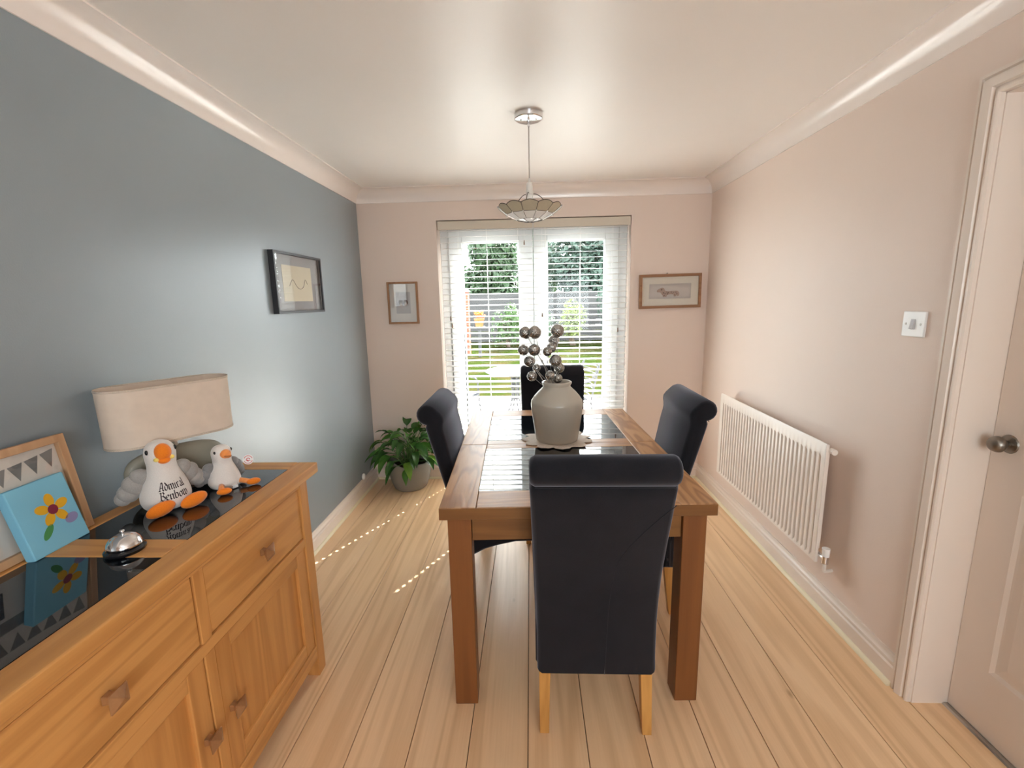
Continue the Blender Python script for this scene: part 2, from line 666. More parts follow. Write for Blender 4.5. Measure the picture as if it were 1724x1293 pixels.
# side door: lining, architrave, leaf, knob, threshold
ln = MB()
ln.box(RW, DX+.06, DY1-.004, DY1+.02, 0, DZ)
ln.box(RW, DX+.06, DY0-.02, DY0+.004, 0, DZ)
ln.box(RW, DX+.06, DY0, DY1, DZ-.004, DZ+.02)
struct(ln.build('trim_4', TRIM), 'painted lining of the side door opening')
AW = .066


def arch_prof():      # (distance from opening edge, projection)
    return [(0, 0), (0, .013), (.005, .018), (.012, .018), (.014, .012), (.020, .012), (.024, .021), (.042, .027), (.046, .027), (.048, .014), (.054, .014), (.057, .022), (AW, .022), (AW, 0)]


ar = MB()
pf = arch_prof()
rings = []
path = [(DY1, 0, 1, 0), (DY1, DZ, 1, 1), (DY0, DZ, -1, 1), (DY0, 0, -1, 0)]
vs, fs = [], []
for (y, z, sy, sz) in path:
    for d, h in pf:
        vs.append((RW-h, y+sy*d, z+sz*d))
m_ = len(pf)
for s_ in range(3):
    for i in range(m_):
        kx = (i+1) % m_
        fs.append((s_*m_+i, s_*m_+kx, (s_+1)*m_+kx, (s_+1)*m_+i))
fs += [tuple(range(m_)), tuple(3*m_+i for i in range(m_))]
ar.add(vs, fs)
struct(ar.build('trim_5', TRIM, smooth=True), 'moulded architrave around the side door')

dr = MB()
dr.box(DX+.006, DX+.04, DY0+.004, DY1-.006, .008, DZ-.006)
st = .115
pan = [(DY0+.004+st, (DY0+DY1)/2-.05, .235, .86), ((DY0+DY1)/2+.05, DY1-.006-st, .235, .86),
       (DY0+.004+st, (DY0+DY1)/2-.05, 1.06, 1.9), ((DY0+DY1)/2+.05, DY1-.006-st, 1.06, 1.9)]
ys = sorted({DY0+.004, DY1-.006, *[q for p in pan for q in p[:2]]})
zs = sorted({.008, DZ-.006, *[q for p in pan for q in p[2:]]})
for i in range(len(ys)-1):
    for j in range(len(zs)-1):
        if not any(abs(p[0]-ys[i]) < 1e-6 and abs(p[2]-zs[j]) < 1e-6 for p in pan):
            dr.box(DX, DX+.008, ys[i], ys[i+1], zs[j], zs[j+1])
door = struct(dr.build('door_1', TRIM))
for (a, b_, c, d) in pan:
    MB().frustum(((DX+.0055), (a+b_)/2, 0), (0, 0), (DX+.0055, (a+b_)/2, 1), (0, 0))
    q = MB()
    vs = []
    for ins, x in ((0, DX+.0005), (.012, DX+.006), (.02, DX+.0058), (.05, DX+.001)):
        vs += [(x, a+ins, c+ins), (x, b_-ins, c+ins), (x, b_-ins, d-ins), (x, a+ins, d-ins)]
    fs = [(12, 13, 14, 15)]
    for r_ in range(3):
        for i in range(4):
            kx = (i+1) % 4
            fs.append((r_*4+i, r_*4+kx, r_*4+4+kx, r_*4+4+i))
    q.add(vs, fs)
    q.build('door_panel', TRIM, door)
kb = MB().lathe([(0, -.056), (.012, -.056), (.021, -.051), (.0255, -.042), (.026, -.034), (.022, -.026), (.013, -.02), (.011, -.012), (.011, 0)],
                (DX, 1.447, 1.005), 28, 'X')
kb.build('door_knob', PEWTER, door, smooth='all')
MB().lathe([(0, -.007), (.02, -.007), (.028, -.004), (.03, 0)], (DX, 1.447, 1.005), 28, 'X').build('rose', PEWTER, door, smooth=True)
struct(MB().prism([(DX-.018, 0), (DX-.013, .006), (DX+.012, .006), (DX+.016, 0)], DY0, DY1, 'Y').build('trim_6', STEEL), 'metal threshold strip under the side door')

# ================================================================== GARDEN DOORS + BLINDS
FY0, FY1 = 3.835, 3.905
w1 = MB()
w1.box(WX0, WX0+.065, FY0, FY1, WZ0, WZ1)
w1.box(WX1-.065, WX1, FY0, FY1, WZ0, WZ1)
w1.box(WX0+.065, WX1-.065, FY0, FY1, WZ1-.065, WZ1)
w1.box(WX0+.065, WX1-.065, FY0, FY1, WZ0, WZ0+.05)
win = struct(w1.build('window_1', UPVC, bevel=.006, seg=2))
mid = (WX0+WX1)/2
for (a, b_) in ((WX0+.067, mid-.002), (mid+.002, WX1-.067)):
    s_ = MB()
    st = .108
    z0, z1 = WZ0+.052, WZ1-.067
    s_.box(a, a+st, FY0-.012, FY1-.005, z0, z1)
    s_.box(b_-st, b_, FY0-.012, FY1-.005, z0, z1)
    s_.box(a+st, b_-st, FY0-.012, FY1-.005, z1-.085, z1)
    s_.box(a+st, b_-st, FY0-.012, FY1-.005, z0, z0+.10)
    so = s_.build('sash', UPVC, win, bevel=.005, seg=2)
    MB().box(a+st-.008, b_-st+.008, FY0+.022, FY0+.028, z0+.09, z1-.076).build('pane', GLASS, so)
    g = MB()
    g.box(a+st, a+st+.009, FY0, FY0+.02, z0+.10, z1-.085)
    g.box(b_-st-.009, b_-st, FY0, FY0+.02, z0+.10, z1-.085)
    g.box(a+st+.009, b_-st-.009, FY0, FY0+.02, z1-.097, z1-.085)
    g.box(a+st+.009, b_-st-.009, FY0, FY0+.02, z0+.10, z0+.112)
    g.build('glazing_bead', UPVC, so)
hd = MB()
hd.box(mid+.03, mid+.056, FY0-.024, FY0-.012, .92, 1.14)
hd.box(mid+.036, mid+.05, FY0-.06, FY0-.024, 1.07, 1.085)
hd.box(mid+.035, mid+.15, FY0-.066, FY0-.05, 1.066, 1.088)
hd.build('handle', WHITEP, win, bevel=.003)
# sill strip at the foot of the opening, in white
struct(MB().box(WX0, WX1, RD+.001, FY0, WZ0, WZ0+.006).build('trim_7', UPVC), 'white threshold inside the garden door opening')

PITCH_S = .0447
BY = 3.748
SD = .0525
TILT = math.radians(6.0)
slat_c = {}


def slat_mesh(x0, x1, cols):
    """gently crowned slat with a cord slot near each end"""
    L = (x1-x0)/2
    hx = [-L+2*L*cols[0], -L+2*L*cols[2]]
    xs = [-L]
    for h in hx:
        xs += [h-.0045, h+.0045]
    xs.append(L)
    ys_ = [-SD/2, -SD/4, -.0075, .0075, SD/4, SD/2]
    zt_ = lambda y: .0012-.0012*(2*y/SD)**2
    m = MB()
    nx_, ny_ = len(xs), len(ys_)
    vid = lambda i, j, t: (i*ny_+j)*2+t
    for x in xs:
        for y in ys_:
            m.v += [(x, y, zt_(y)+.0014), (x, y, zt_(y)-.0014)]
    solid = lambda i, j: 0 <= i < nx_-1 and 0 <= j < ny_-1 and not (i in (1, 3) and j == 2)
    for i in range(nx_-1):
        for j in range(ny_-1):
            if not solid(i, j):
                continue
            for t in (0, 1):
                q = (vid(i, j, t), vid(i+1, j, t), vid(i+1, j+1, t), vid(i, j+1, t))
                m.f.append(q if t == 0 else q[::-1])
            for (di, dj, p_, r_) in ((-1, 0, (i, j), (i, j+1)), (1, 0, (i+1, j), (i+1, j+1)), (0, -1, (i, j), (i+1, j)), (0, 1, (i, j+1), (i+1, j+1))):
                if not solid(i+di, j+dj):
                    m.f.append((vid(*p_, 0), vid(*r_, 0), vid(*r_, 1), vid(*p_, 1)))
    return m


blinds = [('left', WX0+.022, mid-.003, 'white venetian blind over the left glazed door leaf'),
          ('right', mid+.003, WX1-.016, 'white venetian blind over the right glazed door leaf')]
for bi, (_, bx0, bx1, lab) in enumerate(blinds):
    bl = thing('venetian_blind', lab, 'blind', ((bx0+bx1)/2, BY, WZ0), 0, 'blinds in the garden door opening')
    cols = ((.19, .5, .84), (.125, .5, .84))[bi]
    first = None
    z = 2.03
    while z > WZ0+.07:
        if first is None:
            o = slat_mesh(bx0, bx1, cols).build('slat', SLAT, bl, smooth=True)
            first = o
        else:
            o = bpy.data.objects.new('slat', first.data)
            COL.objects.link(o)
            o.parent = bl
        o.location = (0, 0, z-WZ0)
        o.rotation_euler = (TILT+random.uniform(-.006, .006), 0, 0)
        z -= PITCH_S
    zb = z+.006
    MB().box(bx0, bx1, BY-.026, BY+.026, zb-.010, zb+.010).build('bottom_rail', SLAT, bl, world=True, bevel=.004)
    MB().box(bx0-(.012 if bi == 0 else 0), bx1+(.012 if bi else 0), BY-.046, BY-.034, 2.034, 2.098).build('valance', PELM, bl, world=True, bevel=.003)
    MB().box(bx0, bx1, BY-.028, BY+.028, 2.05, 2.098).build('head_rail', SLAT, bl, world=True, bevel=.002)
    wd = bx1-bx0
    for fx in cols:
        x = bx0+wd*fx
        for dy in (-.029, .029):
            MB().tube([(x, BY+dy, zb), (x, BY+dy, 2.05)], .0011, 5).build('ladder_cord', SLAT, bl, world=True)
cordm = paint('tassel_wood', (.30, .22, .17), .5)
cords = [(0, .700, 1.365), (0, .712, 1.305), (0, 1.301, 1.94), (1, 1.438, 1.38), (1, 2.039, 1.25)]
bl_objs = [o for o in COL.objects if o.name.startswith('venetian_blind')]
for bi, x, z in cords:
    c = MB().tube([(x, BY-.0315, z), (x, BY-.0315, 2.05)], .0010, 5).build('pull_cord', SLAT, bl_objs[bi], world=True)
    MB().lathe([(0, .034), (.0035, .032), (.0055, .012), (.006, 0), (0, -.002)], (x, BY-.0325, z-.03), 10).build('tassel', cordm, c, world=True, smooth=True)

# ================================================================== GARDEN
GZ = -.10
PATIO = paint('patio_stone', (.46, .44, .41), .9, .05, .1, .1, 60)
GRASS = None
m, nt, b = nmat('lawn_grass')
v = objcoord(nt, (1, 1, 1), False)
n1 = N(nt, 'ShaderNodeTexNoise', i_Scale=1.2, i_Detail=5.0)
n2 = N(nt, 'ShaderNodeTexNoise', i_Scale=60.0, i_Detail=2.0)
nt.links.new(v, n1.inputs['Vector'])
nt.links.new(v, n2.inputs['Vector'])
mx1 = N(nt, 'ShaderNodeMix', data_type='RGBA')
mx1.inputs['A'].default_value = (.020, .031, .006, 1)
mx1.inputs['B'].default_value = (.044, .036, .015, 1)
cr = N(nt, 'ShaderNodeMapRange')
cr.inputs['From Min'].default_value = .42
cr.inputs['From Max'].default_value = .66
nt.links.new(n1.outputs['Fac'], cr.inputs['Value'])
nt.links.new(cr.outputs[0], mx1.inputs['Factor'])
mx2 = N(nt, 'ShaderNodeMix', data_type='RGBA', blend_type='MULTIPLY')
mx2.inputs['Factor'].default_value = .6
nt.links.new(mx1.outputs['Result'], mx2.inputs['A'])
nt.links.new(n2.outputs['Color'], mx2.inputs['B'])
nt.links.new(mx2.outputs['Result'], b.inputs['Base Color'])
b.inputs['Roughness'].default_value = .9
b.inputs['Specular IOR Level'].default_value = 0.0
GRASS = m
patio = struct(MB().box(-9, 12, RD+T, 7.35, GZ-.1, GZ-.012).build('patio', paint('patio_joint', (.22, .2, .17), .9, .1)))
for i in range(-4, 9):
    for j in range(6):
        x = i*.6+.02
        y = RD+T+.02+j*.56
        MB().box(x, x+.585, y, y+.545, GZ-.012, GZ+random.uniform(-.002, .002)).build('paving_slab', PATIO, patio, bevel=.004, seg=1)
lw = MB()
nx, ny = 40, 20
for j in range(ny+1):
    for i in range(nx+1):
        lw.v.append((-14+32*i/nx, 7.34+22*j/ny, GZ-.01+.03*math.sin(i*1.7+j)*math.sin(j*1.3)))
for j in range(ny):
    for i in range(nx):
        a = j*(nx+1)+i
        lw.f.append((a, a+1, a+nx+2, a+nx+1))
struct(lw.build('lawn', GRASS, smooth='all'))

FENCE = wood('fence_grey_boards', (.075, .073, .072), (.04, .039, .04), 0, 10, 5, .3, .95, spec=.05)
fn = thing('garden_fence', 'weathered grey board fence at the end of the lawn', 'fence', (2, 17.5, GZ))
for i in range(9):
    MB().box(-8.0, 14, -.014+.006*(i % 2), .014+.006*(i % 2), .05+i*.2, .05+i*.2+.187).build('board', FENCE, fn, bevel=.004, seg=1)
for i in range(10):
    x = -8+i*2.4
    MB().box(x-.05, x+.05, .03, .13, 0, 1.95).build('post', FENCE, fn, bevel=.006, seg=1)


def leaf_mat(name, col, tr=.25):
    return translucent(name, col, tr, .55)


LEAFM = [leaf_mat('leaf_dark_green', (.030, .062, .022)), leaf_mat('leaf_mid_green', (.055, .105, .030)),
         leaf_mat('leaf_yellow_green', (.13, .165, .035)), leaf_mat('leaf_blue_green', (.035, .065, .045))]
BARK = paint('bark', (.10, .075, .055), .9, .1, .2, .2, 40)


def shrub(name, label, cat, loc, rx, ry, rz, zc, mat, n=1500, size=.12, group='garden shrubs'):
    t = thing(name, label, cat, loc, random.uniform(0, 6), group)
    rnd = random.Random(int(loc[0]*100+loc[1]*10))
    mb = MB()
    lumps = [(Vector((rnd.uniform(-.55, .55)*rx, rnd.uniform(-.55, .55)*ry, zc+rnd.uniform(-.6, .6)*rz)), rnd.uniform(.4, .62)) for _ in range(14)]
    for i in range(n):
        c, rr = rnd.choice(lumps)
        d = Vector((rnd.gauss(0, 1), rnd.gauss(0, 1), rnd.gauss(0, 1))).normalized()
        p = c+Vector((d.x*rx*rr, d.y*ry*rr, d.z*rz*rr))*rnd.uniform(.75, 1.05)
        if p.z < .03:
            p.z = .03+rnd.random()*.1
        a = (d+Vector((rnd.uniform(-.7, .7), rnd.uniform(-.7, .7), rnd.uniform(-.2, .9)))).normalized()
        x = a.cross(Vector((rnd.uniform(-1, 1), rnd.uniform(-1, 1), .3))).normalized()
        y = a.cross(x)
        s_ = size*rnd.uniform(.6, 1.3)
        mb.add([p-x*s_*.5, p-y*s_*.22+a*s_*.05, p+x*s_*.5, p+y*s_*.22+a*s_*.05], [(0, 1, 2, 3)])
    fo = mb.build('foliage', mat, t)
    fo['kind'] = 'stuff'
    st_ = MB()
    for i in range(4):
        an = rnd.uniform(0, 6.28)
        st_.tube(spline([(0.05*i, 0, 0), (rx*.12*math.cos(an), ry*.12*math.sin(an), zc*.5), (rx*.3*math.cos(an), ry*.3*math.sin(an), zc+rz*.2)], 4),
                 [.05*(1-.06*q) for q in range(9)], 6)
    st_.build('trunk', BARK, t, smooth='all')
    return t


TG = 'trees beyond the lawn'
shrub('garden_tree', 'tall blue-green conifer behind the right door pane', 'tree', (4.15, 20.6, GZ), 1.9, 1.2, 2.3, 2.7, LEAFM[3], 9000, .34, TG)
shrub('garden_tree', 'dark leafy tree behind the middle of the garden fence', 'tree', (1.95, 24.2, GZ), 2.1, 1.2, 2.9, 3.3, LEAFM[0], 9000, .36, TG)
shrub('garden_tree', 'dark green tree behind the left door pane', 'tree', (-.35, 20.0, GZ), 1.3, 1.2, 2.3, 2.7, LEAFM[0], 8000, .30, TG)
shrub('garden_tree', 'bright green tree at the left edge of the left door pane', 'tree', (-3.5, 22.8, GZ), 1.5, 1.2, 2.3, 2.8, LEAFM[2], 7000, .32, TG)
shrub('garden_tree', 'broad green tree at the far right of the garden', 'tree', (8.3, 20.6, GZ), 2.2, 1.2, 2.3, 2.7, LEAFM[0], 6000, .34, TG)
shrub('garden_shrub', 'yellow-green rounded shrub seen through the right door pane', 'shrub', (2.75, 16.2, GZ), .55, .5, .62, .95, LEAFM[2], 1100, .12)
shrub('garden_shrub', 'mid-green shrub by the fence seen through the left door pane', 'shrub', (.55, 15.9, GZ), .8, .5, .75, .8, LEAFM[1], 1400, .12)
shrub('garden_shrub', 'dark green shrub at the right edge of the garden door view', 'shrub', (4.15, 15.8, GZ), .9, .6, 1.3, 1.3, LEAFM[3], 1800, .13)
shrub('garden_shrub', 'low dark shrub between the lawn and the grey fence', 'shrub', (1.75, 16.4, GZ), .7, .5, .5, .55, LEAFM[0], 1000, .12)

# brick pier with red bricks
BRICK = paint('red_brick', (.28, .075, .045), .85, .2, .25, .2, 50)
bp_ = thing('brick_pier', 'red brick pier beyond the lawn at the left of the garden door view', 'pier', (-.62, 13.6, GZ))
MB().box(-.15, .15, -.15, .15, 0, 1.86).build('mortar', paint('mortar', (.3, .27, .24), .9, .1), bp_)
bm0 = None
for i in range(24):
    for s_ in (-1, 1):
        if bm0 is None:
            bm0 = MB().box(-.107, .107, -.052, .052, 0, .065).build('brick', BRICK, bp_, bevel=.004, seg=1)
            o = bm0
        else:
            o = bpy.data.objects.new('brick', bm0.data)
            COL.objects.link(o)
            o.parent = bp_
        if i % 2:
            o.location = (s_*.056*2*.97, 0, .008+i*.077)
            o.rotation_euler = (0, 0, PI/2)
            o.scale = (1.5, 1, 1)
        else:
            o.location = (0, s_*.056*2*.97, .008+i*.077)
            o.scale = (1.5, 1, 1)
MB().frustum((0, 0, 1.86), (.2, .2), (0, 0, 1.95), (.12, .12)).build('cap', PATIO, bp_, bevel=.006)
# orange flower pot with flowers in front of the pier
fp = thing('flower_pot', 'orange flowering plant in a pot on a post beside the brick pier', 'plant', (-.12, 13.15, GZ))
MB().lathe([(0, .85), (.10, .85), (.14, 1.06), (.15, 1.07), (.15, 1.10), (.12, 1.10), (.11, 1.05), (0, 1.04)], n=20).build('pot', paint('terracotta', (.45, .14, .05), .8), fp, smooth=True)
MB().box(-.04, .04, -.04, .04, 0, .85).build('post', FENCE, fp)
fl = MB()
for i in range(60):
    a = random.uniform(0, 6.28)
    r_ = random.uniform(0, .17)
    p = Vector((r_*math.cos(a), r_*math.sin(a), 1.12+random.uniform(0, .2)))
    fl.sphere(p, (.028, .028, .016), 6, 4)
fl.build('flowers', paint('orange_petals', (.75, .17, .02), .6), fp)['kind'] = 'stuff'

# bistro set on the patio
GMET = paint('garden_grey_metal', (.035, .036, .042), .45, .4, .03, 0)
GTOP = paint('garden_frosted_top', (.075, .08, .09), .4, .4, .03, 0)
gt = thing('garden_table', 'round grey garden table with splayed metal legs on the patio', 'table', (1.14, 5.72, GZ))
MB().lathe([(0, .70), (.365, .70), (.38, .708), (.38, .718), (.365, .724), (0, .724)], n=40).build('tabletop', GTOP, gt, smooth=True)
cn = MB()
for a in range(4):
    an = a*PI/2+.4
    MB().tube(spline([(.05*math.cos(an), .05*math.sin(an), .70), (.05*math.cos(an), .05*math.sin(an), .33), (.16*math.cos(an), .16*math.sin(an), .12), (.32*math.cos(an), .32*math.sin(an), .01)], 5), .011, 8).build('leg', GMET, gt, smooth='all')
for zz in (.36, .44, .52, .60):
    MB().lathe([(.046, zz-.012), (.056, zz-.012), (.056, zz+.012), (.046, zz+.012)], n=16, closed=True).build('ring', GMET, gt, smooth=True)


def garden_chair(label, loc, rz):
    t = thing('garden_chair', label, 'chair', loc, rz, 'bistro chairs on the patio')
    mb = MB()
    for i in range(15):
        x = -.2+.4*i/14
        mb.tube([(x, -.2, .44), (x, .2, .44)], .0065, 6)
    mb.tube([(-.21, -.21, .44), (.21, -.21, .44), (.21, .21, .44), (-.21, .21, .44), (-.21, -.21, .44)], .011, 8)
    mb.build('seat', GMET, t, smooth='all')
    bk = MB()
    for i in range(9):
        z = .5+.04*i
        bk.tube([(-.2, -.22-.012*i, z), (0, -.25-.012*i, z), (.2, -.22-.012*i, z)], .006, 6)
    bk.build('backrest', GMET, t, smooth='all')
    for s_ in (-1, 1):
        MB().tube(spline([(s_*.23, .24, 0), (s_*.23, .2, .4), (s_*.24, .17, .62), (s_*.24, 0, .66), (s_*.23, -.2, .68), (s_*.21, -.30, .84)], 5), .011, 8).build('arm', GMET, t, smooth='all')
        MB().tube([(s_*.21, -.27, 0), (s_*.215, -.21, .44), (s_*.21, -.31, .86)], .011, 8).build('leg', GMET, t, smooth='all')
    return t


garden_chair('grey metal garden chair left of the round patio table', (.43, 5.45, GZ), -PI/2-.25)
garden_chair('grey metal garden chair right of the round patio table', (1.75, 5.25, GZ), PI/2+.3)

# ================================================================== DINING TABLE
TL, TW_, TH, TR = 1.390, .945, .795, .0361
tb = thing('dining_table', 'oak extending dining table with black glass panels and four square legs', 'table', (1.0224, 1.4385, 0), TR)
th_ = .042
sw, ew, mw = .126, .140, .061
half = TL/2
for k_ in range(2):
    v0, v1 = (0, half) if k_ == 0 else (half, TL)
    for (a, b_) in ((0, sw), (TW_-sw, TW_)):
        MB().box(a, b_-.0006 if a == 0 else b_, v0+.0007, v1-.0007, TH-th_, TH).build('tabletop_board', TOAK_Y, tb, bevel=.003)
    e0, e1 = (0, ew) if k_ == 0 else (TL-ew, TL)
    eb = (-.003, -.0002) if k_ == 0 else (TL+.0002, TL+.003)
    MB().box(.001, TW_-.001, eb[0], eb[1], TH-th_, TH-.002).build('edge_shade', SHADED_OAK_X, tb, bevel=.001, seg=1)  # added dark strip, paints shade onto the table's end edges
    MB().box(sw+.0007, TW_-sw-.0007, e0, e1, TH-th_, TH).build('tabletop_board', TOAK_X, tb, bevel=.003)
    m0, m1 = (half-mw, half-.0007) if k_ == 0 else (half+.0007, half+mw)
    MB().box(sw+.0007, TW_-sw-.0007, m0, m1, TH-th_, TH).build('tabletop_board', TOAK_X, tb, bevel=.002)
    g0, g1 = (ew, half-mw) if k_ == 0 else (half+mw, TL-ew)
    MB().box(sw+.0008, TW_-sw-.0008, g0+.0008, g1-.0008, TH-.012, TH-.0012).build('glass_panel', BGLASS, tb)['label'] = 'black glass inset panel'
    MB().box(sw+.002, TW_-sw-.002, g0+.002, g1-.002, TH-.03, TH-.013).build('panel_base', OAK_X, tb)
lg, ins = .082, .024
for u in (ins, TW_-ins-lg):
    for v_ in (ins, TL-ins-lg):
        MB().box(u, u+lg, v_, v_+lg, 0, TH-th_).build('leg', SHADED_OAK_Z, tb, bevel=.003)
az0, az1 = .655, TH-th_
MB().box(ins+lg+.001, TW_-ins-lg-.001, ins+.014, ins+.036, az0, az1).build('apron', SHADED_OAK_X, tb, bevel=.002)
MB().box(ins+lg+.001, TW_-ins-lg-.001, TL-ins-.036, TL-ins-.014, az0, az1).build('apron', SHADED_OAK_X, tb, bevel=.002)
MB().box(ins+.014, ins+.036, ins+lg+.001, TL-ins-lg-.001, az0, az1).build('apron', SHADED_OAK_Y, tb, bevel=.002)
MB().box(TW_-ins-.036, TW_-ins-.014, ins+lg+.001, TL-ins-lg-.001, az0, az1).build('apron', SHADED_OAK_Y, tb, bevel=.002)

# ================================================================== CHAIRS
REAR = [(0.235, .0), (.45, .0), (.58, -.008), (.68, -.030), (.80, -.062), (.90, -.088), (.95, -.100)]


def rear_y(z):
    for (z0, y0), (z1, y1) in zip(REAR, REAR[1:]):
        if z <= z1:
            return y0+(y1-y0)*(z-z0)/(z1-z0)
    return REAR[-1][1]


def make_chair(label):
    t = thing('dining_chair', label, 'chair', (0, 0, 0), 0, 'scroll-back dining chairs around the oak table')
    rc, rz_, rr = -.088, .995, .046
    pts = []
    for z in [.24, .30, .36, .42, .48, .54, .60, .66, .72, .78, .84, .90, .935]:
        pts.append((rear_y(z), z))
    # roll: from underneath-rear round over the top to the front
    for i in range(11):
        a = math.radians(-95-20*i+ -0)  # start below, go round the back and over
        pts.append((rc+rr*math.cos(a)*1.0, rz_+rr*math.sin(a)))
    # front surface downwards
    front = spline([(rc+.030, rz_+.036), (rc+.072, .985), (-.018, .93), (-.002, .86), (.018, .76), (.046, .64), (.074, .52), (.082, .40), (.082, .28), (.075, .24)], 3)
    pts += [(p[0], p[1]) for p in front]
    bk = loft_profile(pts, .205, 'backrest', NAVY, t, wfun=lambda z: .965+max(0, min(1, (z-.45)/.5))*.09, bev=.016)
    seat = [(.03, .25), (.06, .29), (.10, .325), (.15, .352), (.21, .371), (.29, .389), (.36, .392), (.43, .392), (.452, .398), (.462, .42), (.462, .455), (.45, .475),
            (.42, .486), (.30, .49), (.18, .49), (.06, .485), (.03, .48)]
    loft_profile(seat, .203, 'seat', NAVY, t, bev=.016)
    for s_ in (-1, 1):
        MB().frustum((s_*.176, .016, 0), (.016, .016), (s_*.172, .045, .26), (.020, .020)).build('leg', CLEG, t, bevel=.002)
        MB().frustum((s_*.172, .425, 0), (.015, .015), (s_*.172, .42, .40), (.021, .021)).build('leg', CLEG, t, bevel=.002)
    sm = spline([(.213, .885), (.155, .82), (.09, .73), (.055, .65), (.037, .50), (.027, .24)], 6)
    MB().tube([(p[0], rear_y(p[1])-.0004, p[1]) for p in sm], .0012, 6).build('seam', SEAM, t, smooth='all')
    wl_ = MB().tube([(-.2, rear_y(.946)-.0015, .947), (.2, rear_y(.946)-.0015, .947)], .0015, 6)
    wl_.build('seam', SEAM, t, smooth='all')
    return t


ch = make_chair('navy scroll-back dining chair nearest the camera, its back turned')
ch.location = (1.548, 1.352, 0)
copy_tree(ch, (.970, 2.137, 0), -PI/2, 'navy scroll-back dining chair beside the potted plant')
copy_tree(ch, (2.012, 2.165, 0), PI/2, 'navy scroll-back dining chair beside the radiator')
copy_tree(ch, (1.486, 3.05, 0), PI, 'navy scroll-back dining chair in front of the garden doors')

# ================================================================== SIDEBOARD
SX = .470
SZ = .868
SY0, SY1 = .455, 1.642
sd = thing('sideboard', 'oak sideboard with black glass top panels, drawers and panelled doors', 'sideboard', (.25, 1.05, 0))
tt = .040
TX0, TX1, TY0, TY1 = .034, .490, .392, 1.702
fw_ = .078
cy = 1.060
MB().box(TX1-fw_, TX1, TY0, TY1, SZ-tt, SZ).build('top_board', OAK_Y, sd, True, .004)
MB().box(TX0, TX0+.055, TY0, TY1, SZ-tt, SZ).build('top_board', OAK_Y, sd, True, .004)
for (a, b_) in ((TY0, TY0+fw_), (cy-.044, cy+.044), (TY1-fw_, TY1)):
    MB().box(TX0+.0555, TX1-fw_-.0005, a, b_, SZ-tt, SZ).build('top_board', OAK_X, sd, True, .003)
for (a, b_) in ((TY0+fw_, cy-.044), (cy+.044, TY1-fw_)):
    MB().box(TX0+.0562, TX1-fw_-.0012, a+.0008, b_-.0008, SZ-.012, SZ-.0012).build('glass_panel', BGLASS, sd, True)['label'] = 'black glass top panel'
    MB().box(TX0+.056, TX1-fw_-.001, a+.001, b_-.001, SZ-.03, SZ-.013).build('panel_base', OAK_X, sd, True)
bz = SZ-tt
for (a, b_) in ((SY0, SY0+.056), (SY1-.056, SY1)):
    for (x0, x1) in ((SX-.05, SX), (.05, .10)):
        MB().box(x0, x1, a, b_, 0, bz).build('post', OAK_Z, sd, True, .003)
for y in (SY0+.012, SY1-.030):
    MB().box(.10, SX-.05, y, y+.018, .09, bz).build('side_panel', OAK_Z, sd, True)
MB().box(.055, .063, SY0+.056, SY1-.056, .09, bz).build('back_panel', OAK_Z, sd, True)
MB().box(.063, SX-.03, SY0+.03, SY1-.03, .09, .108).build('floor_panel', OAK_Y, sd, True)
y0i, y1i = SY0+.056, SY1-.056
MB().box(SX-.024, SX-.001, y0i, y1i, .570, .603).build('rail', OAK_Y, sd, True, .002)
MB().box(SX-.024, SX-.001, y0i, y1i, .806, bz).build('rail', OAK_Y, sd, True, .002)
MB().box(SX-.024, SX-.001, y0i, y1i, .081, .137).build('rail', OAK_Y, sd, True, .002)
MB().box(SX-.026, SX-.002, cy-.018-.008, cy+.018-.008, .603, .806).build('stile', OAK_Z, sd, True, .002)
MB().box(SX-.026, SX-.002, cy-.018-.008, cy+.018-.008, .137, .570).build('stile', OAK_Z, sd, True, .002)


def knob(mb, y, z, x):
    """square faceted knob on a short neck, pointing to +x"""
    rot = lambda a, b_: (y+a, z+b_)
    vs = []
    for (dx, h) in ((0, .0105), (.013, .0085), (.029, .023)):
        vs += [(x+dx, y-h, z-h), (x+dx, y+h, z-h), (x+dx, y+h, z+h), (x+dx, y-h, z+h)]
    vs.append((x+.042, y, z))
    fs = [(0, 1, 2, 3)]
    for r_ in range(2):
        for i in range(4):
            kx = (i+1) % 4
            fs.append((r_*4+i, r_*4+kx, r_*4+4+kx, r_*4+4+i))
    for i in range(4):
        fs.append((8+i, 8+(i+1) % 4, 12))
    return mb.add(vs, fs)


KNOB = wood('knob_oak', (.34, .165, .07), (.20, .08, .03), 0, 12, 10, 1, .3, coat=.4)
c0 = cy-.008
for (a, b_) in ((y0i+.003, c0-.0205), (c0+.0205, y1i-.003)):
    d_ = MB().box(SX-.022, SX-.006, a+.001, b_-.001, .607, .802).build('drawer', OAK_Y, sd, True, .003)
    knob(MB(), (a+b_)/2, .700, SX-.005).build('knob', KNOB, d_, True, .0012, 1)
for di, (a, b_) in enumerate(((y0i+.003, c0-.0205), (c0+.0205, y1i-.003))):
    z0, z1 = .140, .567
    fs_ = .062
    d_ = MB().box(SX-.022, SX-.016, a+fs_-.004, b_-fs_+.004, z0+.03, z1-.03).build('door', OAK_Z, sd, True)
    for (ya, yb) in ((a, a+fs_), (b_-fs_, b_)):
        MB().box(SX-.024, SX-.005, ya, yb, z0, z1).build('door_stile', OAK_Z, d_, True, .0025)
    for (za_, zb2) in ((z1-fs_*.75, z1), (z0, z0+fs_*.85)):
        MB().box(SX-.024, SX-.005, a+fs_, b_-fs_, za_, zb2).build('door_rail', OAK_Y, d_, True, .0025)
    ky = b_-.032 if di == 0 else a+.032
    knob(MB(), ky, .345, SX-.005).build('knob', KNOB, d_, True, .0012, 1)

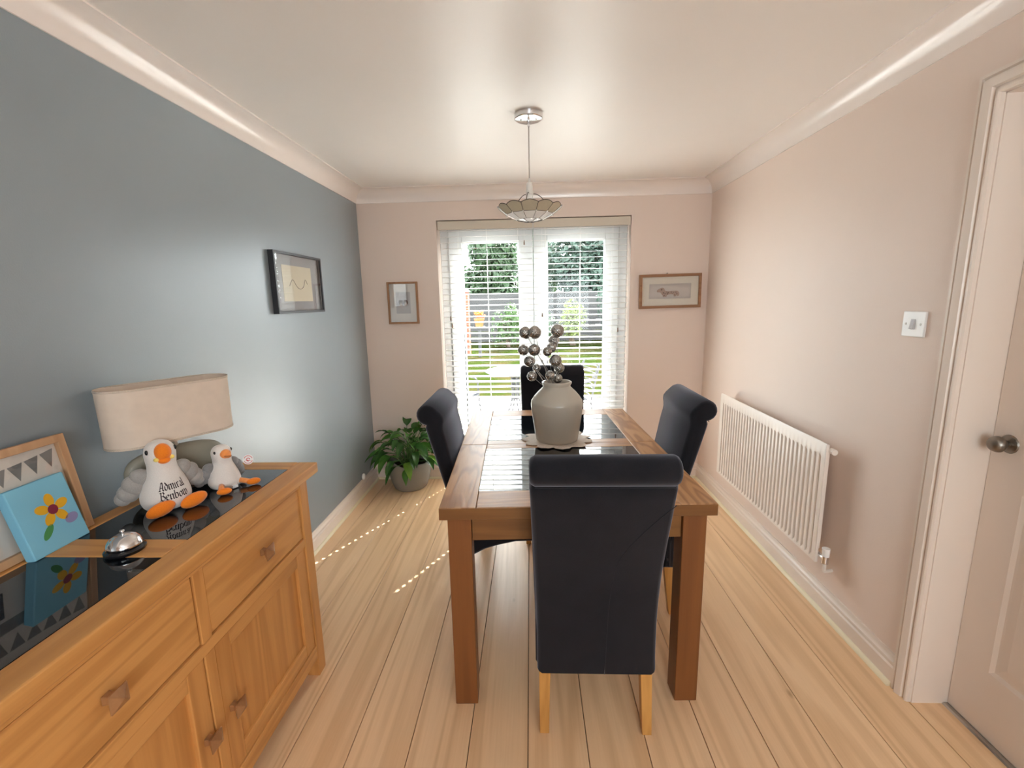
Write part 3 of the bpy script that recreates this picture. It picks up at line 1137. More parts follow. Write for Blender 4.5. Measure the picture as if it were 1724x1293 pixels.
# ------------------------------------------------------------------ lamp
OLIVE = paint('lamp_olive_ceramic', (.27, .255, .205), .45, .4, .05, .02, 60)
SHADE = translucent('lamp_linen', (.86, .76, .66), .3, .9)
TRIMT = fabric('lamp_tape', (.55, .47, .39), .1)
lamp = thing('table_lamp', 'table lamp with oblong cream shade and olive pebble base on the sideboard', 'lamp', (.147, 1.430, SZ), math.atan2(.32, .19))


def stadium(L, D, n=14):
    """oval ring: length L along x, depth D along y"""
    pts = []
    r_ = D/2
    for i in range(n+1):
        a = -PI/2+PI*i/n
        pts.append((L/2-r_+r_*math.cos(a), r_*math.sin(a)))
    for i in range(n+1):
        a = PI/2+PI*i/n
        pts.append((-L/2+r_+r_*math.cos(a), r_*math.sin(a)))
    return pts


def shade_mesh(zs, scl, L, D, t_=.0012):
    mb = MB()
    po = stadium(L, D)
    n = len(po)
    vs, fs = [], []
    for side in (0, 1):
        for z, s_ in zip(zs, scl):
            for (x, y) in po:
                q = 1-side*2*t_/D
                vs.append((x*s_*(1-side*2*t_/L), y*s_*q, z))
    R_ = len(zs)
    for side in (0, 1):
        for r_ in range(R_-1):
            for i in range(n):
                kx = (i+1) % n
                o_ = side*R_*n
                fs.append((o_+r_*n+i, o_+r_*n+kx, o_+(r_+1)*n+kx, o_+(r_+1)*n+i))
    for r_ in (0, R_-1):
        for i in range(n):
            kx = (i+1) % n
            fs.append((r_*n+i, r_*n+kx, R_*n+r_*n+kx, R_*n+r_*n+i))
    return mb.add(vs, fs)


SB_, ST_ = 1.060-SZ, 1.244-SZ
shd = shade_mesh([SB_, ST_], [.985, 1.0], .366, .150).build('shade', SHADE, lamp, smooth=True)
for z, s_ in ((SB_, .989), (ST_-.007, 1.004)):
    shade_mesh([z, z+.007], [s_, s_-.001], .367, .151, .002).build('shade_trim', TRIMT, shd, smooth=True)
bs = MB()
vs, fs = [], []
NB, MBn = 36, 16
for j in range(MBn+1):
    ph = PI*j/MBn
    for i in range(NB):
        a = 2*PI*i/NB
        sx = math.copysign(abs(math.cos(a))**.75, math.cos(a))
        sy = math.copysign(abs(math.sin(a))**.9, math.sin(a))
        rz_ = math.copysign(abs(math.cos(ph))**.7, math.cos(ph))
        rs = abs(math.sin(ph))**.62
        vs.append((.149*sx*rs, .026*sy*rs, .081+.081*rz_))
for j in range(MBn):
    for i in range(NB):
        kx = (i+1) % NB
        fs.append((j*NB+i, (j+1)*NB+i, (j+1)*NB+kx, j*NB+kx))
bs.add(vs, fs).build('base', OLIVE, lamp, smooth='all')
MB().tube([(0, 0, .150), (0, 0, ST_-.03)], .009, 12).build('stem', STEEL, lamp, smooth=True)
cr_ = MB()
for an in (0, PI):
    cr_.tube([(0, 0, ST_-.032), (.165*math.cos(an), 0, ST_-.012)], .002, 6)
cr_.build('carrier', STEEL, lamp)
MB().lathe([(0, SB_+.02), (.014, SB_+.02), (.016, SB_+.06), (.028, SB_+.085), (.03, SB_+.105), (.02, SB_+.125), (0, SB_+.13)], n=20).build('bulb', WHITEP, lamp, smooth=True)

# ------------------------------------------------------------------ plush gulls
PLW = fabric('plush_white', (.74, .70, .67), .5, 700, .06)
PLG = fabric('plush_light_grey', (.36, .345, .33), .5, 700, .12)
PLD = fabric('plush_dark_grey', (.24, .24, .245), .5, 700, .12)
PLO = fabric('plush_orange', (.88, .23, .02), .4, 700, .08)
PLO2 = fabric('plush_light_orange', (.85, .31, .09), .4, 700, .08)
PLY = fabric('plush_yellow', (.90, .72, .18), .4, 700, .05)
INK = paint('ink_dark', (.035, .022, .03), .8, .1, 0, 0)
EYE = paint('bead_eye', (.006, .006, .008), .08, .6, 0, 0)
GPROF = [(0, 0), (.20, .004), (.285, .04), (.325, .12), (.330, .20), (.305, .31), (.265, .42), (.225, .51), (.198, .58), (.190, .65), (.198, .73), (.203, .81), (.187, .89), (.14, .955), (.07, .99), (0, 1.0)]


def sprof(pr, n=4):
    return [(max(0, p[0]), p[1]) for p in spline(pr, n)]


# -- blackletter strokes, drawn with a broad nib
def minim(x):
    return [[(x-.12, .84), (x, .98), (x, .12), (x+.14, .0)]]


GLY = {
    'A': (1.02, [[(.2, 1.3), (.42, 1.52), (.62, 1.3), (.62, .14), (.80, 0)], [(.42, 1.5), (.22, .9), (.06, .1)], [(.10, .55), (.62, .55)], [(-.14, .04), (.24, .04)]]),
    'B': (1.0, [[(-.15, 1.4), (.1, 1.58), (.15, 1.4), (.15, .2), (-.12, .05)], [(.15, 1.38), (.5, 1.58), (.7, 1.28), (.45, .88), (.2, .84)], [(.45, .88), (.78, .62), (.78, .3), (.45, 0), (.15, .16), (-.12, .05)], ]),
    'd': (.78, [[(.25, 0), (.5, .2), (.5, .8), (.05, 1.42)], [(.25, 0), (0, .2), (0, .8), (.25, 1.0), (.5, .85)]]),
    'm': (1.22, minim(0)+[[(0, .78), (.26, 1), (.40, .85)]]+minim(.42)+[[(.42, .78), (.68, 1), (.82, .85)]]+minim(.84)),
    'i': (.42, minim(0)+[[(-.02, 1.28), (.08, 1.4)]]),
    'r': (.60, minim(0)+[[(0, .76), (.26, 1.0), (.38, .86)]]),
    'a': (.80, [[(.05, .84), (.25, 1), (.45, .85), (.45, .12), (.6, 0)], [(.45, .56), (.18, .5), (.0, .3), (.05, .1), (.2, 0), (.45, .2)]]),
    'l': (.42, [[(-.1, 1.46), (0, 1.58), (0, .12), (.15, 0)]]),
    'e': (.68, [[(0, .8), (0, .2), (.22, 0), (.46, .15)], [(0, .8), (.25, 1), (.46, .74), (.0, .44)]]),
    'n': (.80, minim(0)+[[(0, .78), (.28, 1), (.42, .85)]]+minim(.44)),
    'b': (.78, [[(-.1, 1.46), (0, 1.58), (0, .15), (.25, 0), (.5, .2), (.5, .8), (.25, 1), (0, .78)]]),
    'o': (.78, [[(0, .8), (0, .2), (.25, 0), (.5, .2), (.5, .8), (.25, 1), (0, .8)]]),
    'w': (1.12, [[(-.1, 1.1), (0, .95), (0, .2), (.2, 0), (.42, .2)], [(.30, 1.12), (.42, .95), (.42, .2), (.62, 0), (.85, .2), (.85, .8), (.66, 1.08)]]),
}


def text_quads(s):
    """list of quads (4 points) and total width"""
    nib = Vector((math.cos(math.radians(38)), math.sin(math.radians(38))))*.115
    x = 0
    out = []
    for chx in s:
        adv, strokes = GLY[chx]
        for st_ in strokes:
            for p, q in zip(st_, st_[1:]):
                P, Q = Vector(p)+Vector((x, 0)), Vector(q)+Vector((x, 0))
                k_ = max(1, int((Q-P).length/.15))
                for i in range(k_):
                    a = P.lerp(Q, i/k_)
                    b2 = P.lerp(Q, (i+1)/k_)
                    out.append((a-nib, b2-nib, b2+nib, a+nib))
                    t_ = (Q-P).normalized()*.028
                    n_ = Vector((-t_.y, t_.x))
                    out.append((a-n_, b2-n_, b2+n_, a+n_))
        x += adv
    return out, x


def gull(label, loc, rz, H, wing_m, beak_m, big):
    t = thing('plush_gull', label, 'plush toy', loc, rz, 'plush gulls on the sideboard')
    pr = sprof(GPROF)
    mb = MB()
    mb.lathe([(r*H, z*H) for r, z in pr], n=40, wob=lambda a, j, r, z: (r*(1+.03*math.sin(3*a+z*30)*(.3)), z))
    body = mb.build('body', PLW, t, smooth='all')
    e = Matrix.Rotation
    # beak
    if big:
        b1 = MB()
        b1.sphere((.150*H, 0, .845*H), (.115*H, .112*H, .125*H))
        b1.sphere((.165*H, 0, .735*H), (.085*H, .085*H, .055*H))
        bk_ = b1.build('beak', beak_m, t, smooth='all')
        for s_ in (-1, 1):
            MB().sphere((.185*H, s_*.098*H, .760*H), (.040*H, .036*H, .030*H), 12, 8).build('cheek_patch', PLY, bk_, smooth='all')
    else:
        b1 = MB()
        b1.sphere((.165*H, 0, .81*H), (.125*H, .115*H, .105*H))
        b1.lathe([(0, .38*H), (.03*H, .365*H), (.06*H, .30*H), (.08*H, .2*H), (.08*H, .12*H)], (0, 0, .79*H), 16, 'X')
        bk_ = b1.build('beak', beak_m, t, smooth='all')
        ml_ = MB().tube(spline([(.20*H, -.078*H, .775*H), (.30*H, -.055*H, .79*H), (.395*H, 0, .795*H), (.30*H, .055*H, .79*H), (.20*H, .078*H, .775*H)], 4), .006*H, 6)
        ml_.build('mouth_line', paint('mouth_brown', (.12, .03, .015), .8), bk_, smooth='all')
    for s_ in (-1, 1):
        MB().sphere((.085*H, s_*.180*H, .865*H), (.030*H, .022*H, .036*H), 12, 8).build('eye', EYE, t, smooth='all')
        # wings: padded flaps hanging from the shoulders
        wv = MB()
        an = s_*math.radians(24 if big else 18)
        R_ = e(an, 3, 'X')
        base = Vector((-.07*H, s_*(.26 if big else .25)*H, .50*H))
        for q, (dz, ry, rx, rz2) in enumerate(((.0, .10, .085, .11), (-.12, .115, .085, .13), (-.25, .10, .075, .12), (-.34, .075, .06, .09))):
            c = base+R_ @ Vector((-.03*H*q, s_*.035*H*q, dz*H))
            wv.sphere(c, (rx*H*(1.45 if big else 1.2), ry*H*1.45, rz2*H*1.1), 16, 10, R_)
        wv.build('wing', wing_m, t, smooth='all')
        # legs and feet
        if big:
            f0 = Vector((.33*H, s_*.185*H, .055*H))
            lg_ = MB().tube([(.20*H, s_*.17*H, .10*H), f0], .05*H, 10).build('leg', beak_m, t, smooth='all')
            MB().sphere(f0+Vector((.035*H, s_*.03*H+.035*H, .045*H)), (.078*H, .205*H, .098*H), 20, 12, e(math.radians(14), 3, 'Z') @ e(math.radians(6), 3, 'X')).build('foot', beak_m, lg_, smooth='all')
        else:
            f0 = Vector((.44*H, s_*.33*H, .085*H))
            lg_ = MB().tube([(.22*H, s_*.19*H, .13*H), f0], [.062*H, .055*H], 10).build('leg', PLO2, t, smooth='all')
            MB().sphere(f0+Vector((.05*H, .045*H, -.005*H)), (.085*H, .15*H, .075*H), 18, 10, e(math.radians(-25), 3, 'Z')).build('foot', PLO, lg_, smooth='all')
    MB().sphere((-.31*H, 0, .09*H), (.07*H, .10*H, .045*H), 16, 8, e(math.radians(20), 3, 'Y')).build('tail', PLD, t, smooth='all')
    if big:
        bmh = bmesh.new()
        bmh.from_mesh(body.data)
        tree = BVHTree.FromBMesh(bmh)
        lt = MB()
        scale = .0150
        for line, z0 in (('Admiral', .325*H), ('Benbow', .190*H)):
            qs, w_ = text_quads(line)
            for qd in qs:
                pp = []
                for p in qd:
                    s_ = (p.x-w_/2)*scale*.92+.007
                    h_ = z0+p.y*scale
                    an = s_/(.30*H)
                    d_ = Vector((math.cos(an), math.sin(an), 0))
                    hit = tree.ray_cast(d_*.2+Vector((0, 0, h_)), -d_)
                    if hit[0] is None:
                        break
                    pp.append(hit[0]+d_*.0008)
                if len(pp) == 4:
                    lt.add(pp, [(0, 1, 2, 3)])
        lt.build('lettering', INK, body)
        bmh.free()
    else:
        tg = MB().lathe([(0, -.0006), (.0175, -.0006), (.0175, .0006), (0, .0006)], n=28, ax='X', wob=lambda a, j, r, z: (r, z)).build('swing_tag', WHITEP, t)
        tg.location = (.12*H, .52*H, .50*H)
        tg.rotation_euler = (0, math.radians(-12), math.radians(-48))
        red = paint('tag_red_print', (.55, .08, .09), .6)
        q = MB()
        for r0, r1, a0, a1 in ((.0125, .0145, .3, 2.8), (.0125, .0145, 3.5, 6.0), (.004, .0065, 0, 5.0)):
            for i in range(16):
                u0, u1 = a0+(a1-a0)*i/16, a0+(a1-a0)*(i+1)/16
                q.add([(.0009, r0*math.cos(u0), r0*math.sin(u0)), (.0009, r1*math.cos(u0), r1*math.sin(u0)), (.0009, r1*math.cos(u1), r1*math.sin(u1)), (.0009, r0*math.cos(u1), r0*math.sin(u1))], [(0, 1, 2, 3)])
        q.add([(.0009, -.008, -.002), (.0009, .007, -.005), (.0009, .008, -.003), (.0009, -.007, 0)], [(0, 1, 2, 3)])
        q.build('tag_print', red, tg)
        MB().box(-.02*H, .1*H, -.13*H, -.03*H, .001, .004)
        MB().box(.28*H, .34*H, -.02*H, .10*H, .002, .012).build('sewn_label', WHITEP, t)
    t.scale = (1, 1, 1.08 if big else 1.0)
    return t


gull('large plush gull with orange beak and dark lettering on its belly', (.195, 1.308, SZ), -.62, .200, PLG, PLO, True)
gull('small plush gull with grey wings and a round white swing tag', (.277, 1.462, SZ), -.48, .150, PLD, PLO2, False)

# ------------------------------------------------------------------ counter bell
bell = thing('counter_bell', 'chrome counter bell on a black base on the sideboard', 'bell', (.292, 1.045, SZ))
MB().lathe([(0, 0), (.042, 0), (.0445, .003), (.0445, .008), (.038, .014), (.024, .018), (0, .02)], n=40).build('base', paint('bell_black_gloss', (.008, .008, .01), .12, .6, 0, 0), bell, smooth=True)
MB().lathe([(.0385, .017), (.0395, .0175), (.0385, .021), (.035, .030), (.027, .039), (.016, .0445), (.006, .0465), (0, .047)], n=40).build('dome', CHROME, bell, smooth='all')
MB().lathe([(0, .058), (.0045, .0575), (.0055, .055), (.0045, .0525), (.0025, .052), (.0025, .046)], n=16).build('button', CHROME, bell, smooth='all')


# ------------------------------------------------------------------ framed bunting picture + canvas, leaning on the wall
def frame_mesh(w, h, b_, d):
    """picture frame in local x (width), z (height), front at y=-d .. back y=0; origin bottom centre. returns list of bars"""
    m_ = MB()
    vs = []
    for (o, y) in ((0, 0), (0, -d), (b_, -d), (b_, 0)):
        vs += [(-w/2+o, y, o), (w/2-o, y, o), (w/2-o, y, h-o), (-w/2+o, y, h-o)]
    fs = []
    for r_ in range(4):
        q = (r_+1) % 4
        for i in range(4):
            kx = (i+1) % 4
            fs.append((r_*4+i, r_*4+kx, q*4+kx, q*4+i))
    return m_.add(vs, fs)


def flat(mb, poly, y):
    """polygon (x,z) at depth y"""
    return mb.add([(x, y, z) for x, z in poly], [tuple(range(len(poly)))])


PAPER = paint('paper_white', (.70, .66, .61), .9, .1, .03, 0)
GREYP = paint('print_grey', (.20, .20, .20), .9, .1, .05, 0)
DGREYP = paint('print_dark', (.05, .055, .065), .9, .1, .05, 0)
MGREYP = paint('print_mid_grey', (.36, .34, .32), .9, .1, .05, 0)

fr = thing('framed_picture', 'light wood framed bunting picture leaning on the wall behind the blue canvas', 'picture', (.058, .972, SZ))
fr.rotation_euler = (math.radians(-8.5), 0, PI/2)      # faces +x, leans back to the wall
FW, FHh = .42, .277
frame_mesh(FW, FHh, .021, .020).build('frame', FRAMEW, fr, bevel=.0015)
MB().box(-FW/2+.015, FW/2-.015, -.006, -.002, .015, FHh-.015).build('backing', PAPER, fr)
bt = MB()
for i in range(9):
    x = -.175+i*.040
    z = FHh-.052+.012*((i-4)/4)**2
    z2 = FHh-.052+.012*((i-3)/4)**2
    flat(bt, [(x, z), (x+.036, z2), (x+.020, min(z, z2)-.042)], -.0066)
bt.build('bunting', GREYP, fr)
bt2 = MB()
flat(bt2, [(-.15, .135), (.105, .135), (.105, .168), (-.15, .168)], -.0066)
bt2.build('print_band', GREYP, fr)
bt3 = MB()
flat(bt3, [(-.15, .055), (-.02, .055), (-.02, .125), (-.15, .125)], -.0066)
bt3.build('print_photo', DGREYP, fr)
bt4 = MB()
flat(bt4, [(.125, .03), (.178, .03), (.178, .15), (.125, .15)], -.0066)
flat(bt4, [(-.16, .028), (-.03, .028), (-.03, .048), (-.16, .048)], -.0066)
bt4.build('print_panel', MGREYP, fr)
MB().box(-FW/2+.0215, FW/2-.0215, -.0115, -.0095, .0215, FHh-.0215).build('glass', PGLASS, fr)

CANV = paint('canvas_blue', (.22, .52, .70), .8, .15, .04, .05, 500)
cb = thing('canvas', 'small blue canvas leaning on the bunting frame', 'painting', (.107, 1.066, SZ))
cb.rotation_euler = (math.radians(-14), 0, PI/2+.03)
MB().box(-.074, .074, 0, .026, 0, .186).build('stretched_canvas', CANV, cb, bevel=.003)
# plain generic motif: a few round dabs of paint


def dab(mat, x, z, rx, rz_, rot=0, y=-.0006):
    q = MB()
    pts = []
    for i in range(20):
        a = 2*PI*i/20
        u, w_ = rx*math.cos(a), rz_*math.sin(a)
        pts.append((x+u*math.cos(rot)-w_*math.sin(rot), z+u*math.sin(rot)+w_*math.cos(rot)))
    flat(q, pts, y)
    q.build('paint_dab', mat, cb)


OCH = paint('dab_ochre', (.72, .40, .03), .8, .1, .05, 0)
for i in range(5):
    a = i*2*PI/5+.3
    dab(OCH, .012+.026*math.cos(a), .102+.026*math.sin(a), .018, .012, a)
dab(paint('dab_maroon', (.22, .02, .05), .8), .012, .102, .013, .013, 0, -.0010)
dab(paint('dab_green', (.06, .26, .08), .8), -.020, .052, .022, .009, .8)
dab(paint('dab_lilac', (.25, .24, .45), .8), .046, .062, .018, .013, .2)


# ================================================================== WALL PICTURES
def hung(name, label, loc, rz, w, h, b_, d, mat, tilt=0):
    t = thing(name, label, 'picture', loc, rz, None)
    t.rotation_euler = (0, tilt, rz)
    frame_mesh(w, h, b_, d).build('frame', mat, t, bevel=.0015)
    return t


BFR = paint('black_frame', (.018, .018, .022), .35, .5, .03, 0)
# on the left wall: faces +x  (local -y -> +x  => rz = +90deg)
p1 = hung('framed_picture', 'black framed line drawing on the blue-grey wall', (.001, 2.648, 1.437), PI/2, .545, .328, .0125, .030, BFR)
MB().box(-.262, .262, -.007, -.003, .010, .318).build('mount', paint('mount_grey', (.38, .39, .41), .9, .1, .02, 0), p1)
MB().box(-.165, .165, -.0085, -.0072, .066, .262).build('paper', paint('paper_cream', (.72, .66, .52), .9, .1, .02, 0), p1)
dl = spline([(-.10, .15), (-.06, .185), (-.02, .150), (.02, .135), (.06, .150), (.085, .19), (.11, .165)], 8)
dq = MB().tube([(p[0], -.0092, p[1]) for p in dl], .0011, 5)
dq.build('drawn_line', INK, p1)
MB().box(-.2495, .2495, -.0265, -.0245, .0135, .3145).build('glass', PGLASS, p1)

# back wall left: faces -y (rz=0)
p2 = hung('framed_picture', 'small light wood framed picture of two brown heads left of the garden doors', (.326, RD-.001, 1.315), 0, .245, .331, .0155, .022, wood('frame_mid_wood', (.38, .20, .10), (.26, .12, .06), 2, 12, 14, .8, .5))
MB().box(-.112, .112, -.006, -.002, .010, .321).build('mount', PAPER, p2)
MB().box(-.058, .058, -.0068, -.0061, .082, .252).build('paper', paint('paper_lilac_grey', (.47, .44, .43), .9, .1, .02, 0), p2)
BRN = paint('print_brown', (.11, .055, .035), .9, .1, .1, 0)
TAN = paint('print_tan', (.40, .29, .22), .9, .1, .1, 0)
for s_ in (-1, 1):
    q = MB()
    x = s_*.019
    for (cx_, cz_, rx_, rz2) in ((x, .178, .017, .013), (x-.012, .168, .006, .012), (x+.012, .168, .006, .012)):
        flat(q, [(cx_+rx_*math.cos(2*PI*i/16), cz_+rz2*math.sin(2*PI*i/16)) for i in range(16)], -.0072-.0001*abs(cx_-x))
    q.build('printed_head', BRN, p2)
    q = MB()
    flat(q, [(x+.011*math.cos(2*PI*i/16), .154+.014*math.sin(2*PI*i/16)) for i in range(16)], -.0075)
    q.build('printed_face', TAN, p2)
MB().box(-.107, .107, -.0165, -.0145, .0155, .3155).build('glass', PGLASS, p2)

# back wall right: box frame with wooden dachshund
p3 = hung('framed_picture', 'brown box frame holding a wooden dachshund cut-out right of the garden doors', (2.430, RD-.001, 1.400), 0, .472, .260, .021, .032, FRAMEB, math.radians(-.6))
MB().box(-.217, .217, -.006, -.002, .018, .242).build('backing', paint('box_backing', (.58, .52, .48), .9, .1, .02, 0), p3)
mt = MB()
frame_m = []
vs = []
for (ox, oz, y) in ((.216, .112, -.020), (.159, .057, -.020), (.159, .057, -.017), (.216, .112, -.017)):
    vs += [(-ox, y, .13-oz), (ox, y, .13-oz), (ox, y, .13+oz), (-ox, y, .13+oz)]
fs = []
for r_ in range(4):
    q = (r_+1) % 4
    for i in range(4):
        kx = (i+1) % 4
        fs.append((r_*4+i, r_*4+kx, q*4+kx, q*4+i))
mt.add(vs, fs)
mt.build('mount', paint('mount_cream', (.74, .68, .58), .9, .1, .02, 0), p3)
dog = spline([(-.100, .133), (-.088, .145), (-.070, .155), (-.056, .158), (-.044, .152), (-.036, .136), (-.02, .130), (.02, .131), (.05, .132), (.066, .126), (.074, .112), (.072, .098), (.066, .092),
              (.060, .094), (.056, .105), (.05, .092), (.034, .090), (.033, .100), (.020, .106), (-.004, .105), (-.02, .098), (-.026, .088), (-.052, .088), (-.05, .096), (-.058, .104), (-.066, .118), (-.078, .124), (-.092, .124), (-.100, .133)], 3)
MB().prism([(p[0], p[1]) for p in dog[:-1]], -.012, -.006, 'Y').build('dachshund', paint('dog_wood', (.36, .24, .185), .7, .2, .1, 0), p3)
dt = MB()
for (x, z, r_) in ((-.063, .143, .005), (-.048, .118, .0045), (-.036, .112, .0035), (-.018, .110, .004), (-.012, .119, .0045), (-.024, .124, .003), (.012, .122, .003), (.03, .118, .003), (.048, .120, .003), (.055, .108, .0035), (.040, .100, .003), (-.042, .098, .003), (.02, .112, .0025)):
    flat(dt, [(x+r_*1.3*math.cos(2*PI*i/10), z+r_*1.4*math.sin(2*PI*i/10)) for i in range(10)], -.0126)
dt.build('spots', BRN, p3)
MB().box(-.2085, .2085, -.0265, -.0245, .0215, .2385).build('glass', PGLASS, p3)
MB().tube([(-.022, .0, .262), (-.022, -.012, .268)], .0035, 8).build('nail', PEWTER, p3)

# ================================================================== RADIATOR
RADM = paint('radiator_white', (.83, .76, .70), .3, .5, .01, 0)
rx = 2.632
ry0, ry1, rz0, rz1 = 2.0, 3.135, .262, .828
rd = thing('radiator', 'white panel radiator on the right wall', 'radiator', (rx+.04, (ry0+ry1)/2, rz0))
nf = 31
mb = MB()
prof = []
pit = (ry1-ry0-.05)/nf
prof.append((ry0, 0))
for i in range(nf):
    a = ry0+.025+i*pit
    for f_, d in ((.08, 0), (.22, 0.009), (.50, .009), (.64, 0)):
        prof.append((a+pit*f_, d))
prof.append((ry1, 0))
za, zb_ = rz0+.012, rz1-.058
vs, fs = [], []
levels = [(rz0, 0), (za, 0), (za+.012, 1), (zb_-.012, 1), (zb_, 0), (rz1-.008, 0), (rz1, -.6)]
for z, s_ in levels:
    for y, d in prof:
        vs.append((rx+.012+(d*s_ if s_ > 0 else -.0*s_+.006*(-s_)), y, z))
n_ = len(prof)
for j in range(len(levels)-1):
    for i in range(n_-1):
        fs.append((j*n_+i, j*n_+i+1, (j+1)*n_+i+1, (j+1)*n_+i))
mb.add(vs, fs)
mb.box(rx+.021, rx+.024, ry0, ry1, rz0, rz1-.002)
mb.box(rx+.012, rx+.024, ry0-.003, ry0+.001, rz0, rz1-.002)
mb.box(rx+.012, rx+.024, ry1-.001, ry1+.003, rz0, rz1-.002)
mb.build('front_panel', RADM, rd, True, smooth=True)
cvn = MB()
for i in range(60):
    y = ry0+.06+(ry1-ry0-.12)*i/60
    cvn.box(rx+.024, rx+.058, y, y+.0015, rz0+.05, rz1-.06)
cvn.box(rx+.056, rx+.060, ry0+.045, ry1-.045, rz0+.04, rz1-.05)
cvn.build('convector', RADM, rd, True)
MB().tube([(rx+.034, ry0-.002, rz1-.03), (rx+.034, ry0-.028, rz1-.03)], .013, 16).build('bleed_cap', RADM, rd, True, smooth=True)
va = MB().tube([(rx+.034, ry0+.01, rz0+.035), (rx+.034, ry0-.03, rz0+.035)], .011, 12)
va.tube([(rx+.034, ry0-.04, rz0+.015), (rx+.034, ry0-.04, rz0+.05)], .014, 14)
vo_ = va.build('valve', CHROME, rd, True, smooth=True)
MB().tube([(rx+.034, ry0-.04, rz0+.05), (rx+.034, ry0-.04, rz0+.088)], [.015, .0165], 16).build('valve_cap', WHITEP, vo_, True, smooth=True)
MB().tube(spline([(rx+.034, ry0-.04, rz0+.015), (rx+.034, ry0-.04, rz0-.018), (rx+.045, ry0-.03, rz0-.032), (rx+.082, ry0-.02, rz0-.034)], 6), .0075, 10).build('pipe', RADM, rd, True, smooth='all')
MB().tube([(rx+.036, ry1+.0, rz0+.035), (rx+.036, ry1+.03, rz0+.035)], .010, 12).build('valve', PEWTER, rd, True, smooth=True)
MB().tube([(rx+.036, ry1+.03, rz0+.00), (rx+.036, ry1+.03, rz0+.062)], .011, 12).build('valve', PEWTER, rd, True, smooth=True)
for y in (ry0+.2, ry1-.2):
    MB().box(rx+.06, RW-.004, y, y+.03, rz0+.06, rz1-.06).build('bracket', RADM, rd, True)

# ================================================================== SWITCH
sw_ = thing('light_switch', 'square white light switch on the right wall beside the door', 'switch', (RW, 1.709, 1.370))
MB().box(-.009, 0, -.049, .049, -.045, .045).build('plate', WHITEP, sw_, bevel=.003)
MB().add([(-.0088, -.009, -.019), (-.0088, .009, -.019), (-.0088, .009, .018), (-.0088, -.009, .018),
          (-.017, -.009, -.017), (-.017, .009, -.017), (-.011, .009, .018), (-.011, -.009, .018)],
         [(0, 1, 2, 3), (4, 5, 6, 7), (0, 1, 5, 4), (1, 2, 6, 5), (2, 3, 7, 6), (3, 0, 4, 7)]).build('rocker', paint('rocker_grey', (.42, .41, .43), .4), sw_, bevel=.001)
for y in (-.032, .032):
    MB().lathe([(0, -.0098), (.004, -.0096), (.0045, -.009)], (0, y, 0), 14, 'X').build('screw', PEWTER, sw_, smooth=True)

# small round cap low on the left wall
tag(MB().sphere((.012, 3.378, .140), (.014, .026, .026), 18, 10).build('wall_cap', WHITEP, smooth='all'), 'small round white plastic cap low on the blue-grey wall near the plant', 'cap')

# ================================================================== PENDANT LAMP
px, py = 1.345, 2.34
pd = thing('pendant_lamp', 'pendant lamp with scalloped leaded glass bowl hanging over the table', 'lamp', (px, py, RH))
MB().lathe([(0, RH-.027), (.060, RH-.025), (.066, RH-.021), (.067, RH-.002), (.067, RH)], (px, py, 0), 40).build('ceiling_rose', CHROME, pd, True, smooth=True)
for s_ in (-1, 1):
    MB().lathe([(0, RH-.032), (.003, RH-.031), (.0035, RH-.025)], (px+s_*.036, py-.01, 0), 10).build('screw', PEWTER, pd, True, smooth=True)
MB().tube([(px, py, RH-.03), (px, py, RH-.055)], .006, 12).build('cord_grip', CHROME, pd, True, smooth=True)
MB().tube([(px, py, RH-.05), (px, py, 2.045)], .0026, 8).build('cord', paint('cord_grey', (.42, .37, .33), .7), pd, True, smooth=True)
MB().lathe([(0, 2.056), (.005, 2.056), (.006, 2.04), (.013, 2.036), (.016, 2.02), (.015, 2.0), (.019, 1.998), (.019, 1.985), (.0165, 1.983), (.0165, 1.945), (.014, 1.943), (0, 1.943)], (px, py, 0), 24).build('lamp_holder', paint('holder_white', (.78, .76, .72), .4), pd, True, smooth=True)
CAME = metal('lead_came', (.10, .085, .075), .5)
for i in range(3):
    a = i*2*PI/3+.35
    d_ = Vector((math.cos(a), math.sin(a), 0))
    P_ = Vector((px, py, 0))
    MB().tube(spline([P_+d_*.012+Vector((0, 0, 1.987)), P_+d_*.04+Vector((0, 0, 1.985)), P_+d_*.07+Vector((0, 0, 1.965)), P_+d_*.093+Vector((0, 0, 1.931)), P_+d_*.108+Vector((0, 0, 1.896))], 5), .0018, 6).build('bracket', CAME, pd, True, smooth='all')
OPAL = translucent('opal_glass_amber', (.66, .60, .47), .35, .25)
OPALW = translucent('opal_glass_white', (.95, .95, .94), .5, .12)
NP = 12
rimz, rimr, midz, midr, lowz, lowr, botz = 1.926, .154, 1.892, .113, 1.867, .062, 1.857
cm = MB()


def pol(r_, a, z):
    return Vector((px+r_*math.cos(a), py+r_*math.sin(a), z))


